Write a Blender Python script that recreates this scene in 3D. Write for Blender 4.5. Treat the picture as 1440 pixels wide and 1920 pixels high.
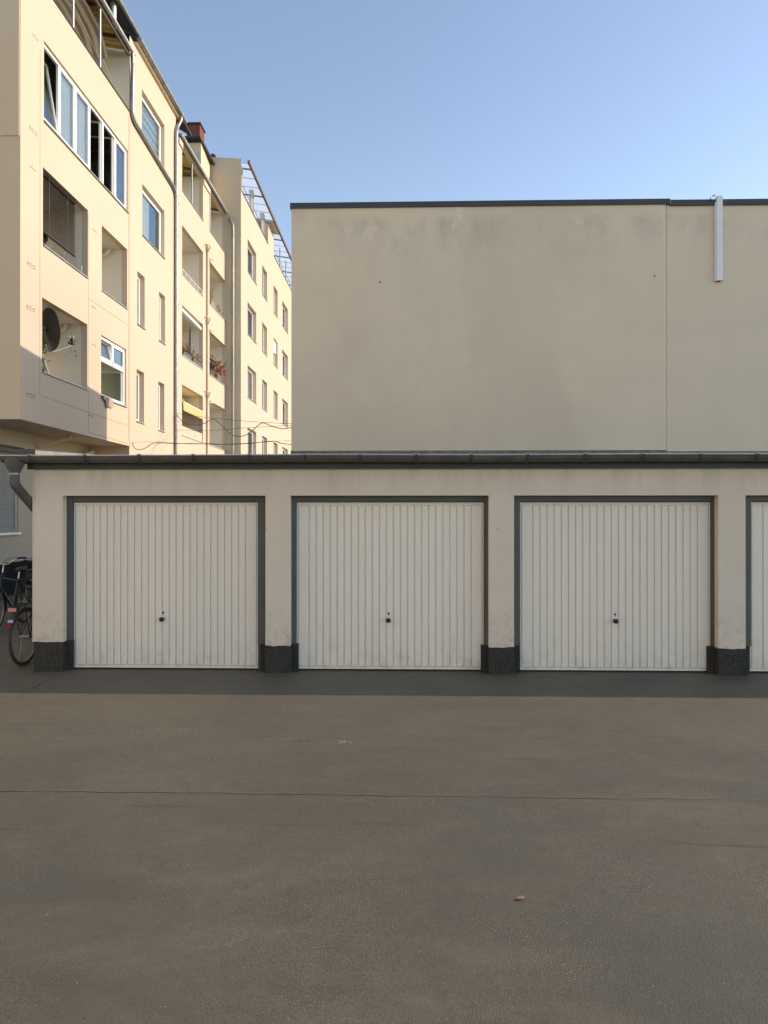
import bpy, bmesh, math, random
from mathutils import Vector, Matrix
R = math.radians
random.seed(7)
scene = bpy.context.scene
for o in list(bpy.data.objects): bpy.data.objects.remove(o)
COL = scene.collection

# ------------------------------------------------------------------ camera
cd = bpy.data.cameras.new('camera'); cam = bpy.data.objects.new('camera', cd); COL.objects.link(cam)
cd.sensor_fit = 'VERTICAL'; cd.sensor_height = 36.0; cd.lens = 24.956
cd.clip_start = 0.05; cd.clip_end = 2000
cam.location = (0, -8.55, 1.90)
cam.rotation_euler = (R(90) + math.atan(3/1331), 0, math.atan(35/1331))
scene.camera = cam
# ------------------------------------------------------------------ sky, sun, exposure
SUN = Vector((1.0, 0.145, 0.484)).normalized()
elev = math.asin(SUN.z); azim = math.atan2(SUN.x, SUN.y)
w = bpy.data.worlds.new('World'); scene.world = w; w.use_nodes = True
nt = w.node_tree; bg = nt.nodes['Background']
sk = nt.nodes.new('ShaderNodeTexSky'); sk.sky_type = 'NISHITA'; sk.sun_disc = False
sk.sun_elevation = elev; sk.sun_rotation = azim
sk.altitude = 60; sk.air_density = 0.85; sk.dust_density = 0.15; sk.ozone_density = 1.8
nt.links.new(sk.outputs[0], bg.inputs[0]); bg.inputs[1].default_value = 0.15
sd = bpy.data.lights.new('sun', 'SUN'); sun = bpy.data.objects.new('sun', sd); COL.objects.link(sun)
sd.energy = 2.0; sd.angle = R(0.53); sd.color = (1.0, 0.93, 0.82)
sun.rotation_euler = SUN.to_track_quat('Z', 'Y').to_euler()
vs = scene.view_settings
vs.view_transform = 'Standard'; vs.look = 'None'; vs.gamma = 1.0; vs.exposure = 1.1
vs.use_curve_mapping = False
try:
    vs.use_white_balance = True; vs.white_balance_temperature = 8100; vs.white_balance_tint = 13
except Exception: pass
scene.render.engine = 'CYCLES'
scene.cycles.max_bounces = 8

GZ = -0.025       # level of the yard

# ------------------------------------------------------------------ materials
class N:
    """small node-graph helper"""
    def __init__(s, name):
        s.m = bpy.data.materials.new(name); s.m.use_nodes = True
        s.t = s.m.node_tree; s.b = s.t.nodes['Principled BSDF']
        s.out = s.t.nodes['Material Output']
    def n(s, typ, **kw):
        x = s.t.nodes.new(typ)
        for k, v in kw.items(): setattr(x, k, v)
        return x
    def l(s, a, b): s.t.links.new(a, b)
    def pos(s, scale=(1, 1, 1)):
        if not hasattr(s, 'g'): s.g = s.n('ShaderNodeNewGeometry')
        mp = s.n('ShaderNodeMapping'); mp.inputs['Scale'].default_value = scale
        s.l(s.g.outputs['Position'], mp.inputs['Vector']); return mp.outputs[0]
    def noise(s, scale, detail=4, rough=.55, stretch=(1, 1, 1), dist=0):
        x = s.n('ShaderNodeTexNoise'); x.inputs['Scale'].default_value = scale
        x.inputs['Detail'].default_value = detail; x.inputs['Roughness'].default_value = rough
        x.inputs['Distortion'].default_value = dist
        s.l(s.pos(stretch), x.inputs['Vector']); return x.outputs['Fac']
    def ramp(s, fac, p0, p1, v0=0., v1=1.):
        x = s.n('ShaderNodeMapRange'); x.clamp = True
        for i, v in zip(('From Min', 'From Max', 'To Min', 'To Max'), (p0, p1, v0, v1)): x.inputs[i].default_value = v
        s.l(fac, x.inputs[0]); return x.outputs[0]
    def mix(s, fac, a, b, mode='MIX'):
        x = s.n('ShaderNodeMix', data_type='RGBA', blend_type=mode)
        for sock, v in ((x.inputs[0], fac), (x.inputs[6], a), (x.inputs[7], b)):
            if isinstance(v, (int, float)): sock.default_value = v
            elif isinstance(v, tuple): sock.default_value = (*v, 1)[:4]
            else: s.l(v, sock)
        return x.outputs[2]
    def math(s, op, a, b=0.):
        x = s.n('ShaderNodeMath', operation=op)
        for i, v in enumerate((a, b)):
            if isinstance(v, (int, float)): x.inputs[i].default_value = v
            else: s.l(v, x.inputs[i])
        return x.outputs[0]
    def color(s, c):
        if isinstance(c, tuple): s.b.inputs['Base Color'].default_value = (*c, 1)
        else: s.l(c, s.b.inputs['Base Color'])
    def bump(s, h, strength, dist=.01):
        x = s.n('ShaderNodeBump'); x.inputs['Strength'].default_value = strength; x.inputs['Distance'].default_value = dist
        s.l(h, x.inputs['Height']); s.l(x.outputs[0], s.b.inputs['Normal'])
    def set(s, rough=.6, metal=0., spec=.5):
        s.b.inputs['Roughness'].default_value = rough; s.b.inputs['Metallic'].default_value = metal
        s.b.inputs['Specular IOR Level'].default_value = spec

def plain(name, c, rough=.6, metal=0., var=.12, scale=3., spec=.5, bump=0., bscale=60.):
    k = N(name); k.set(rough, metal, spec)
    d = tuple(v*(1-var) for v in c); u = tuple(min(1, v*(1+var)) for v in c)
    f = k.ramp(k.noise(scale, 6), .3, .7)
    k.color(k.mix(f, d, u))
    if bump: k.bump(k.noise(bscale, 3), bump, .004)
    return k.m

def plaster(name, c, stain, amt=.5, streak=.35, big=.35, bump=.25, weather=False):
    k = N(name); k.set(.92, 0, .25)
    f1 = k.ramp(k.noise(big, 5, .6), .42, .72)                       # broad cloudy unevenness
    f2 = k.ramp(k.noise(1.6, 6, .6, (1.6, 1.6, .22)), .48, .78)      # downward water streaks
    f3 = k.ramp(k.noise(7, 5, .65), .5, .8)
    col = k.mix(k.math('MULTIPLY', f1, amt), c, stain)
    col = k.mix(k.math('MULTIPLY', f2, streak), col, stain)
    col = k.mix(k.math('MULTIPLY', f3, .18), col, tuple(min(1, v*1.08) for v in c))
    if weather:
        sx = k.n('ShaderNodeSeparateXYZ'); k.l(k.pos(), sx.inputs[0])
        low = k.ramp(sx.outputs[2], .85, .30); hi = k.ramp(sx.outputs[2], 2.05, 2.45)
        spl = k.ramp(k.noise(9, 6, .7), .48, .62); run = k.ramp(k.noise(3.2, 6, .7, (1, 1, .12)), .46, .70)
        col = k.mix(k.math('MULTIPLY', k.math('MULTIPLY', spl, low), .55), col, (.40, .35, .28))
        col = k.mix(k.math('MULTIPLY', k.math('MULTIPLY', run, hi), .55), col, (.42, .37, .29))
        col = k.mix(k.ramp(k.noise(5, 2, .4, (1, 1, 1), .2), .74, .76, 0, .5), col, (.45, .40, .33))
    k.color(col)
    h = k.math('ADD', k.noise(160, 3, .6), k.math('MULTIPLY', k.noise(14, 4), .8))
    k.bump(h, bump, .004)
    return k.m

M = {}
M['cream'] = plaster('cream_render', (.572, .465, .368), (.53, .428, .333), .4, .16)
M['cream_soft'] = plaster('cream_render_side', (.70, .56, .40), (.64, .51, .365), .35, .12)
M['tan_end'] = plaster('tan_render', (.56, .485, .375), (.50, .44, .345), .4, .2)
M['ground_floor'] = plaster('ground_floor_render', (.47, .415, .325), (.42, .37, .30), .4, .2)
M['loggia'] = plaster('loggia_white_paint', (.70, .66, .58), (.62, .58, .50), .4, .2)
M['garage'] = plaster('garage_render', (.75, .64, .515), (.66, .56, .445), .5, .25, .9, .5, True)
M['reveal'] = M['garage']
M['pvc'] = plain('white_pvc', (.80, .80, .78), .35, 0, .03)
M['anthracite'] = plain('anthracite_paint', (.045, .047, .045), .5, 0, .15)
M['doorframe'] = plain('grey_frame_paint', (.098, .100, .092), .55, 0, .12, 2, .4, .15, 90)
M['zinc'] = plain('weathered_zinc', (.30, .31, .31), .45, .65, .22, 5, .5, .1, 40)
M['zinc_light'] = plain('bright_zinc', (.55, .55, .54), .4, .7, .12, 5)
M['steel'] = plain('grey_steel', (.26, .265, .27), .4, .7, .1)
M['chrome'] = plain('chrome', (.7, .7, .7), .18, 1., .02)
M['black'] = plain('black_plastic', (.012, .012, .012), .4, 0, .2)
M['rubber'] = plain('tyre_rubber', (.02, .016, .014), .85, 0, .2)
M['brown_rubber'] = plain('brown_tyre', (.06, .032, .022), .85, 0, .25)
M['slate'] = plain('dark_slate', (.03, .032, .036), .6, 0, .35, 12, .4, .4, 20)
M['roofedge'] = plain('dark_roof_edge', (.07, .072, .075), .6, 0, .2)
M['plinth_dark'] = plain('dark_teal_plinth', (.014, .018, .020), .9, 0, .2, 3, .08)
M['gutter'] = plain('dull_grey_gutter', (.100, .094, .080), .6, .0, .3, 4, .3, .15, 30)
M['flashing'] = plain('dull_flashing', (.20, .185, .15), .7, .1, .3, 6)
M['joint_gap'] = plain('joint_gap', (.40, .34, .27), .9, 0, .1)
M['rust_rail'] = plain('brown_rail', (.17, .125, .10), .6, .2, .2)
M['hook'] = plain('tan_pipe', (.58, .46, .34), .6, 0, .1)
M['interior'] = plain('room_dark', (.10, .095, .09), .9, 0, .2)
M['room_light'] = plain('room_light', (.72, .72, .60), .9, 0, .1)
M['curtain'] = plain('white_curtain', (.72, .72, .70), .9, 0, .1, 8)
M['rose_curtain'] = plain('rose_curtain', (.42, .30, .26), .9, 0, .1, 8)
M['shutter'] = plain('grey_shutter', (.20, .20, .20), .55, .1, .1)
M['dark_blind'] = plain('dark_blind', (.050, .038, .031), .7, 0, .15, 3, .15)
M['dish'] = plain('dish_grey', (.055, .055, .055), .5, .2, .15)
M['terracotta'] = plain('terracotta_leaves', (.20, .055, .035), .7, 0, .4, 20)
M['dark_leaf'] = plain('dark_leaves', (.03, .025, .025), .7, 0, .4, 20)
M['leaf'] = plain('green_leaves', (.10, .14, .03), .7, 0, .4, 20)
M['dry'] = plain('dry_stalks', (.25, .20, .13), .8, 0, .3, 20)
M['towel'] = plain('mauve_towel', (.40, .32, .30), .95, 0, .1, 20)
M['drape'] = plain('grey_drape', (.45, .44, .43), .9, 0, .15, 10)
M['cable'] = plain('dark_cable', (.035, .032, .03), .6, 0, .1)
M['red'] = plain('red_lens', (.26, .012, .012), .3, 0, .05)
M['rose'] = plain('rose_reflector', (.62, .24, .20), .35, 0, .1)
M['red_paint'] = plain('red_bike_paint', (.22, .02, .018), .35, 0, .1)
M['bike_black'] = plain('black_bike_paint', (.012, .013, .014), .3, 0, .1)
M['teal'] = plain('teal_box', (.012, .03, .035), .6, 0, .1)
M['white_mark'] = plain('white_letters', (.45, .45, .44), .5, 0, .02)
M['leather'] = plain('saddle', (.015, .014, .013), .6, 0, .2)
M['brown_leaf'] = plain('brown_leaf', (.36, .20, .11), .8, 0, .25, 60)
M['chalk'] = plain('white_crumbs', (.45, .42, .36), .9, 0, .15, 60)
M['grit'] = plain('dark_grit', (.02, .02, .02), .9, 0, .15, 60)
M['groove'] = plain('groove_shadow', (.30, .25, .17), .95, 0, .1)
M['mark'] = plain('grey_mark', (.26, .22, .16), .95, 0, .1)

def mk_tall():
    k = N('beige_render'); k.set(.93, 0, .2)
    base, dark, light = (.77, .645, .485), (.68, .58, .45), (.81, .685, .515)
    f1 = k.ramp(k.noise(.28, 6, .62), .42, .60)
    col = k.mix(k.math('MULTIPLY', f1, .6), base, dark)
    col = k.mix(k.math('MULTIPLY', k.ramp(k.noise(.22, 4, .6, (1.3, 1, 1)), .52, .62), .35), col, (.62, .50, .385))
    f2 = k.ramp(k.noise(.5, 6, .65, (1, 1, .6)), .5, .72)
    col = k.mix(k.math('MULTIPLY', f2, .6), col, light)
    # rain-washed stains in the top metre, below the coping
    sx = k.n('ShaderNodeSeparateXYZ'); k.l(k.pos(), sx.inputs[0])
    top = k.ramp(sx.outputs[2], 6.9, 8.0)
    top2 = k.ramp(sx.outputs[2], 8.05, 7.85)
    st = k.ramp(k.noise(1.3, 7, .68, (1, 1, .5), .4), .44, .66)
    col = k.mix(k.math('MULTIPLY', k.math('MULTIPLY', st, k.math('MULTIPLY', top, top2)), .8), col, (.47, .425, .335))
    pt = k.ramp(k.noise(2.2, 6, .6, (1, 1, .9)), .60, .64)
    col = k.mix(k.math('MULTIPLY', k.math('MULTIPLY', pt, top), .8), col, light)
    # faint horizontal trowel bands
    f3 = k.ramp(k.noise(.9, 4, .5, (.15, 1, 2.2)), .5, .75)
    col = k.mix(k.math('MULTIPLY', f3, .35), col, dark)
    k.color(col)
    h = k.math('ADD', k.noise(150, 3, .6), k.math('MULTIPLY', k.noise(3, 4), 1.5))
    k.bump(h, .18, .004)
    return k.m
M['tall'] = mk_tall()

def mk_plinth():
    k = N('dark_roughcast'); k.set(.85, 0, .4)
    v = k.n('ShaderNodeTexVoronoi'); v.inputs['Scale'].default_value = 62; k.l(k.pos(), v.inputs['Vector'])
    f = k.ramp(v.outputs['Distance'], .1, .6)
    col = k.mix(f, (.085, .079, .064), (.026, .024, .020))
    col = k.mix(k.ramp(k.noise(6, 5), .4, .7, 0, .5), col, (.05, .048, .042))
    col = k.mix(k.ramp(k.noise(120, 2), .66, .72), col, (.26, .24, .19))
    k.color(col); k.bump(f, .8, .008)
    return k.m
M['plinth'] = mk_plinth()

def mk_ground():
    k = N('yard_asphalt'); k.set(.7, 0, .45)
    a, b, c = (.110, .100, .073), (.077, .072, .054), (.146, .131, .094)
    f1 = k.ramp(k.noise(.30, 7, .62, (1, 1, 1), .8), .40, .62)
    col = k.mix(f1, a, b)
    f2 = k.ramp(k.noise(.75, 8, .66, (.6, 1.5, 1), 1.4), .50, .68)       # pale dusty swirls
    col = k.mix(k.math('MULTIPLY', f2, .75), col, c)
    sx = k.n('ShaderNodeSeparateXYZ'); k.l(k.pos(), sx.inputs[0])           # brown dust drifts, plus painted-in grazing sunlight, paler towards the garages
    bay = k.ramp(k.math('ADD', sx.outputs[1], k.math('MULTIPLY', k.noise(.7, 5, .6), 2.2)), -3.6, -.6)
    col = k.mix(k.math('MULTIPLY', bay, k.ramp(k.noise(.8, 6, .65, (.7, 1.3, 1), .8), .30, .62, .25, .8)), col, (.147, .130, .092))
    f3 = k.ramp(k.noise(1.7, 7, .66, (1, 1.7, 1), .8), .54, .70)         # worn dark patches
    col = k.mix(k.math('MULTIPLY', f3, .55), col, (.078, .071, .057))
    f4 = k.ramp(k.noise(.55, 6, .62, (1, 1, 1), .4), .55, .66)           # cool greenish damp marks
    col = k.mix(k.math('MULTIPLY', f4, .6), col, (.082, .084, .069))
    f5 = k.ramp(k.noise(2.4, 3, .5, (.30, 2.8, 1), .6), .66, .74)        # short dark scuffs
    col = k.mix(k.math('MULTIPLY', f5, .65), col, (.048, .045, .038))
    f6 = k.ramp(k.noise(2.1, 4, .6, (.22, 3.2, 1), .3), .68, .76)        # short pale scrapes
    col = k.mix(k.math('MULTIPLY', f6, .55), col, (.235, .200, .145))
    m1 = k.noise(16, 6, .7); col = k.mix(k.ramp(m1, .35, .70, 0, .45), col, (.075, .067, .053))
    zone = k.ramp(k.noise(1.1, 4, .6), .42, .62, .25, 1.)                # where the surface is open grained
    sp = k.ramp(k.noise(130, 2, .6), .58, .72, 0, .85)
    col = k.mix(k.math('MULTIPLY', sp, zone), col, (.29, .26, .205))
    col = k.mix(k.math('MULTIPLY', k.ramp(k.noise(105, 2, .6, (1.1, .9, 1)), .57, .70, 0, .8), zone), col, (.045, .041, .034))
    col = k.mix(k.ramp(k.noise(60, 2, .5, (.93, 1.05, 1)), .76, .79), col, (.36, .33, .27))
    k.color(col)
    k.l(k.ramp(k.noise(.6, 5), .35, .7, .56, .74), k.b.inputs['Roughness'])
    h = k.math('ADD', k.noise(140, 3, .65), k.math('MULTIPLY', k.noise(3.2, 6, .6), 2.0))
    k.bump(h, .7, .006)
    return k.m
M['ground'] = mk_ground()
M['joint'] = plain('joint_edge', (.150, .131, .099), .9, 0, .4, 9)
M['jointdark'] = plain('joint_crack', (.088, .078, .060), .95, 0, .3, 9)

def mk_door():
    k = N('white_door_paint'); k.set(.48, 0, .4)
    f = k.ramp(k.noise(2.2, 6, .6, (1, 1, .35)), .4, .75)
    col = k.mix(k.math('MULTIPLY', f, .5), (.86, .775, .66), (.80, .71, .595))
    col = k.mix(k.ramp(k.noise(60, 3, .6), .70, .78, 0, .35), col, (.5, .46, .38))
    sx = k.n('ShaderNodeSeparateXYZ'); k.l(k.pos(), sx.inputs[0])
    low = k.ramp(sx.outputs[2], .45, .02); spl = k.ramp(k.noise(11, 6, .7, (1, 1, .6)), .45, .65)
    col = k.mix(k.math('MULTIPLY', k.math('MULTIPLY', spl, low), .45), col, (.42, .37, .29))
    col = k.mix(k.ramp(k.noise(.5, 3, .5, (1, 1, .1)), .40, .60, 0, .35), col, (.74, .68, .58))
    k.color(col); k.bump(k.noise(35, 3, .5, (3, 3, .5)), .05, .003)
    return k.m
M['door'] = mk_door()

def mk_felt():
    k = N('roof_felt'); k.set(.95, 0, .2)
    f = k.ramp(k.noise(9, 6, .7, (1, 1, 2)), .35, .65)
    col = k.mix(f, (.045, .043, .038), (.13, .115, .085))
    k.color(col); k.bump(k.noise(30, 5, .7), 1., .02)
    return k.m
M['felt'] = mk_felt()

def mk_brick():
    k = N('red_brick'); k.set(.9)
    br = k.n('ShaderNodeTexBrick'); k.l(k.pos(), br.inputs[0])
    s = k.n('ShaderNodeMapping'); s.inputs['Rotation'].default_value = (R(90), 0, 0)
    k.l(k.g.outputs['Position'], s.inputs[0]); k.l(s.outputs[0], br.inputs[0])
    br.inputs['Color1'].default_value = (.22, .05, .035, 1); br.inputs['Color2'].default_value = (.15, .04, .03, 1)
    br.inputs['Mortar'].default_value = (.13, .08, .07, 1); br.inputs['Scale'].default_value = 4
    br.inputs['Mortar Size'].default_value = .015
    k.color(br.outputs[0]); return k.m
M['brick'] = mk_brick()

def mk_stripes(name, c1, c2, axis, per, duty=.5):
    k = N(name); k.set(.85)
    sx = k.n('ShaderNodeSeparateXYZ'); k.l(k.pos(), sx.inputs[0])
    f = k.math('FRACT', k.math('MULTIPLY', sx.outputs[axis], 1/per))
    k.color(k.mix(k.math('GREATER_THAN', f, duty), c1, c2)); return k.m
M['awning_grey'] = mk_stripes('striped_cloth', (.46, .42, .35), (.20, .17, .145), 0, .22, .5)
M['awning_yellow'] = mk_stripes('yellow_striped_awning', (.60, .40, .12), (.58, .48, .30), 1, .18, .55)
M['corrugated'] = mk_stripes('yellow_corrugated_sheet', (.50, .38, .13), (.22, .17, .09), 1, .25, .62)
M['roman'] = mk_stripes('striped_roman_blind', (.62, .64, .62), (.22, .27, .30), 2, .26, .55)

def mk_glass():
    k = N('window_glass'); t = k.t
    gl = k.n('ShaderNodeBsdfGlossy'); gl.inputs['Roughness'].default_value = .02; gl.inputs['Color'].default_value = (.9, .93, .95, 1)
    tr = k.n('ShaderNodeBsdfTransparent'); tr.inputs['Color'].default_value = (.86, .89, .88, 1)
    fr = k.n('ShaderNodeFresnel'); fr.inputs['IOR'].default_value = 1.45
    mx = k.n('ShaderNodeMixShader'); f = k.ramp(fr.outputs[0], 0, 1, .05, .75)
    k.l(f, mx.inputs[0]); k.l(tr.outputs[0], mx.inputs[1]); k.l(gl.outputs[0], mx.inputs[2])
    k.l(mx.outputs[0], k.out.inputs[0]); return k.m
M['glass'] = mk_glass()
def mk_clear():
    k = N('milky_canopy_sheet'); k.set(.35)
    tr = k.n('ShaderNodeBsdfTransparent'); tr.inputs['Color'].default_value = (.85, .9, .95, 1)
    df = k.n('ShaderNodeBsdfTranslucent'); df.inputs['Color'].default_value = (.8, .84, .88, 1)
    mx = k.n('ShaderNodeMixShader'); mx.inputs[0].default_value = .45
    k.l(tr.outputs[0], mx.inputs[1]); k.l(df.outputs[0], mx.inputs[2])
    k.l(mx.outputs[0], k.out.inputs[0]); return k.m
M['clear'] = mk_clear()

# ------------------------------------------------------------------ mesh helpers
class MB:
    def __init__(s): s.v = []; s.f = []
    def quad(s, *p):
        i = len(s.v); s.v += [tuple(q) for q in p]; s.f.append(tuple(range(i, i+len(p)))); return s
    def box(s, x0, x1, y0, y1, z0, z1):
        i = len(s.v)
        s.v += [(x0,y0,z0),(x1,y0,z0),(x1,y1,z0),(x0,y1,z0),(x0,y0,z1),(x1,y0,z1),(x1,y1,z1),(x0,y1,z1)]
        s.f += [tuple(i+k for k in q) for q in ((0,3,2,1),(4,5,6,7),(0,1,5,4),(1,2,6,5),(2,3,7,6),(3,0,4,7))]; return s
    def hexa(s, p):                        # 8 corners, bottom 4 then top 4
        i = len(s.v); s.v += [tuple(q) for q in p]
        s.f += [tuple(i+k for k in q) for q in ((0,3,2,1),(4,5,6,7),(0,1,5,4),(1,2,6,5),(2,3,7,6),(3,0,4,7))]; return s
    def tube(s, path, r, n=8, closed=False, caps=True):
        P = [Vector(p) for p in path]; m = len(P); rings = []
        rr = r if isinstance(r, (list, tuple)) else [r]*m
        prev = None
        for k in range(m):
            if closed: d = P[(k+1) % m]-P[k-1]
            else: d = P[min(k+1, m-1)]-P[max(k-1, 0)]
            d = d.normalized() if d.length > 1e-9 else Vector((0,0,1))
            if prev is None:
                a = d.cross(Vector((0,0,1)));
                if a.length < 1e-3: a = d.cross(Vector((1,0,0)))
            else:
                a = prev - d*prev.dot(d)
                if a.length < 1e-6: a = d.orthogonal()
            a.normalize(); prev = a; b = d.cross(a)
            i = len(s.v)
            for q in range(n):
                t = 2*math.pi*q/n; s.v.append(tuple(P[k]+(a*math.cos(t)+b*math.sin(t))*rr[k]))
            rings.append(i)
        for k in range(m if closed else m-1):
            A = rings[k]; B = rings[(k+1) % m]
            for q in range(n): s.f.append((A+q, A+(q+1) % n, B+(q+1) % n, B+q))
        if caps and not closed:
            s.f.append(tuple(rings[0]+q for q in reversed(range(n)))); s.f.append(tuple(rings[-1]+q for q in range(n)))
        return s
    def sweep(s, prof, path_fn, n):        # prof: list of 2D pts, path_fn(k,(u,v)) -> 3D
        m = len(prof)
        base = len(s.v)
        for k in range(n):
            for p in prof: s.v.append(tuple(path_fn(k, p)))
        for k in range(n-1):
            for q in range(m-1):
                a = base+k*m+q; s.f.append((a, a+1, a+m+1, a+m))
        return s
    def disc(s, c, ax, r, n=16):
        c = Vector(c); ax = Vector(ax).normalized(); a = ax.orthogonal().normalized(); b = ax.cross(a)
        return s.quad(*[c+(a*math.cos(2*math.pi*k/n)+b*math.sin(2*math.pi*k/n))*r for k in range(n)])
    def sphere(s, c, rx, ry, rz, n=10, m=6):
        base = len(s.v)
        for j in range(m+1):
            ph = math.pi*j/m
            for q in range(n):
                t = 2*math.pi*q/n
                s.v.append((c[0]+rx*math.sin(ph)*math.cos(t), c[1]+ry*math.sin(ph)*math.sin(t), c[2]+rz*math.cos(ph)))
        for j in range(m):
            for q in range(n):
                a = base+j*n+q; b = base+j*n+(q+1) % n; s.f.append((a, b, b+n, a+n))
        return s
    def xf(s, mat):
        s.v = [tuple(mat @ Vector(p)) for p in s.v]; return s
    def build(s, name, mat, parent=None, smooth=False):
        me = bpy.data.meshes.new(name); me.from_pydata(s.v, [], s.f); me.update()
        return link(name, me, mat, parent, smooth)

def link(name, me, mat, parent=None, smooth=False):
    if mat is not None and not me.materials: me.materials.append(M[mat] if isinstance(mat, str) else mat)
    if smooth:
        for p in me.polygons: p.use_smooth = True
        try: me.set_sharp_from_angle(angle=R(40))
        except Exception: pass
    o = bpy.data.objects.new(name, me); COL.objects.link(o); o.parent = parent; return o
def tag(o, label=None, cat=None, group=None, kind=None):
    for k, v in (('label', label), ('category', cat), ('group', group), ('kind', kind)):
        if v: o[k] = v
    return o
def empty(name, label, cat, group=None):
    o = bpy.data.objects.new(name, None); COL.objects.link(o); o.empty_display_size = .2
    return tag(o, label, cat, group)
def box(name, mat, parent, *a): return MB().box(*a).build(name, mat, parent)

def wall_x(mb, X, y0, y1, z0, z1, holes, depth=.16):
    """wall face in the plane x = X (facing +x) with openings (y0,y1,z0,z1) and their reveals"""
    ys = sorted({y0, y1, *[v for h in holes for v in h[:2]]}); zs = sorted({z0, z1, *[v for h in holes for v in h[2:4]]})
    ys = [v for v in ys if y0 <= v <= y1]; zs = [v for v in zs if z0 <= v <= z1]
    for a, b in zip(ys, ys[1:]):
        for c, d in zip(zs, zs[1:]):
            my, mz = (a+b)/2, (c+d)/2
            if any(h[0] < my < h[1] and h[2] < mz < h[3] for h in holes): continue
            mb.quad((X,a,c),(X,b,c),(X,b,d),(X,a,d))
    for h in holes:
        a, b, c, d = h[:4]; dp = h[4] if len(h) > 4 else depth; I = X-dp
        mb.quad((X,a,c),(X,a,d),(I,a,d),(I,a,c)); mb.quad((X,b,c),(I,b,c),(I,b,d),(X,b,d))
        mb.quad((X,a,d),(X,b,d),(I,b,d),(I,a,d)); mb.quad((X,a,c),(I,a,c),(I,b,c),(X,b,c))
def wall_y(mb, Y, x0, x1, z0, z1, holes, depth=.12):
    xs = sorted({x0, x1, *[v for h in holes for v in h[:2]]}); zs = sorted({z0, z1, *[v for h in holes for v in h[2:4]]})
    for a, b in zip(xs, xs[1:]):
        for c, d in zip(zs, zs[1:]):
            mx, mz = (a+b)/2, (c+d)/2
            if any(h[0] < mx < h[1] and h[2] < mz < h[3] for h in holes): continue
            mb.quad((a,Y,c),(b,Y,c),(b,Y,d),(a,Y,d))
    for h in holes:
        a, b, c, d = h[:4]; I = Y+depth
        mb.quad((a,Y,c),(a,I,c),(a,I,d),(a,Y,d)); mb.quad((b,Y,c),(b,Y,d),(b,I,d),(b,I,c))
        mb.quad((a,Y,d),(a,I,d),(b,I,d),(b,Y,d))

def smooth_path(pts, n=6):
    P = [Vector(p) for p in pts]; out = []
    for i in range(len(P)-1):
        p0 = P[max(i-1, 0)]; p1 = P[i]; p2 = P[i+1]; p3 = P[min(i+2, len(P)-1)]
        for k in range(n):
            t = k/n
            out.append(.5*((2*p1)+(-p0+p2)*t+(2*p0-5*p1+4*p2-p3)*t*t+(-p0+3*p1-3*p2+p3)*t**3))
    out.append(P[-1]); return out

# ================================================================== THE YARD
g = MB()
xs = [-200, -60, -20, -10, 0, 10, 20, 60, 200]; ys = [-200, -60, -20, -9, 0, 10, 30, 80, 250]
for a, b in zip(xs, xs[1:]):
    for c, d in zip(ys, ys[1:]): g.quad((a,c,GZ),(b,c,GZ),(b,d,GZ),(a,d,GZ))
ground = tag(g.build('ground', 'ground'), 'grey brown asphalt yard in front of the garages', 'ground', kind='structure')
def strip(name, mat, pts, w0, w1, z, amp, seed):
    rnd = random.Random(seed); P = []
    for a, b in zip(pts, pts[1:]):
        n = int((Vector(b)-Vector(a)).length/.05)+1
        for k in range(n): P.append(Vector(a).lerp(Vector(b), k/n))
    P.append(Vector(pts[-1])); m = MB(); d = (Vector(pts[-1])-Vector(pts[0])).normalized(); nrm = Vector((-d.y, d.x))
    off = 0; wd = w0; L = []
    for p in P:
        off = off*.92 + rnd.uniform(-amp, amp); wd += rnd.uniform(-.35, .35)*(w1-w0); wd = min(w1, max(w0, wd))
        L.append((p+nrm*(off-wd/2), p+nrm*(off+wd/2)))
    for (a, b), (c, e) in zip(L, L[1:]):
        m.quad((a.x,a.y,z),(c.x,c.y,z),(e.x,e.y,z),(b.x,b.y,z))
    return m.build(name, mat, ground)
strip('paving_joint', 'joint', [(-7, -3.66), (-2.8, -3.68), (2.45, -3.72), (6, -3.75)], .003, .014, GZ+.004, .004, 1)
strip('paving_crack', 'jointdark', [(-7, -3.672), (-2.8, -3.692), (2.45, -3.732), (6, -3.762)], .0003, .004, GZ+.008, .005, 2)
strip('paving_joint', 'joint', [(-4.12, -.19), (-4.05, -1.2), (-4.0, -2.6)], .006, .016, GZ+.004, .004, 3)
strip('paving_crack', 'jointdark', [(-4.11, -.19), (-4.04, -1.2), (-3.99, -2.6)], .002, .006, GZ+.008, .004, 4)

# ================================================================== GARAGE ROW
OPEN = [(-4.145, -1.66), (-1.36, 1.036), (1.335, 3.755), (4.075, 6.51), (6.83, 9.265), (9.585, 12.02)]
GX0, GX1 = -4.489, 12.36
TOPZ = 2.118
gar = empty('garage_row', 'low white rendered garage row with ribbed white doors and dark plinths', 'garage')
m = MB()
wall_y(m, 0, GX0, GX1, GZ-.02, 2.52, [(a, b, GZ-.02, TOPZ) for a, b in OPEN], .2)
m.quad((GX0,0,GZ),(GX0,0,2.52),(GX0,5.98,2.85),(GX0,5.98,GZ)); m.quad((GX1,0,GZ),(GX1,5.98,GZ),(GX1,5.98,2.85),(GX1,0,2.52))
m.quad((GX0,5.98,GZ),(GX0,5.98,2.85),(GX1,5.98,2.85),(GX1,5.98,GZ))
m.build('wall', 'garage', gar)
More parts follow.
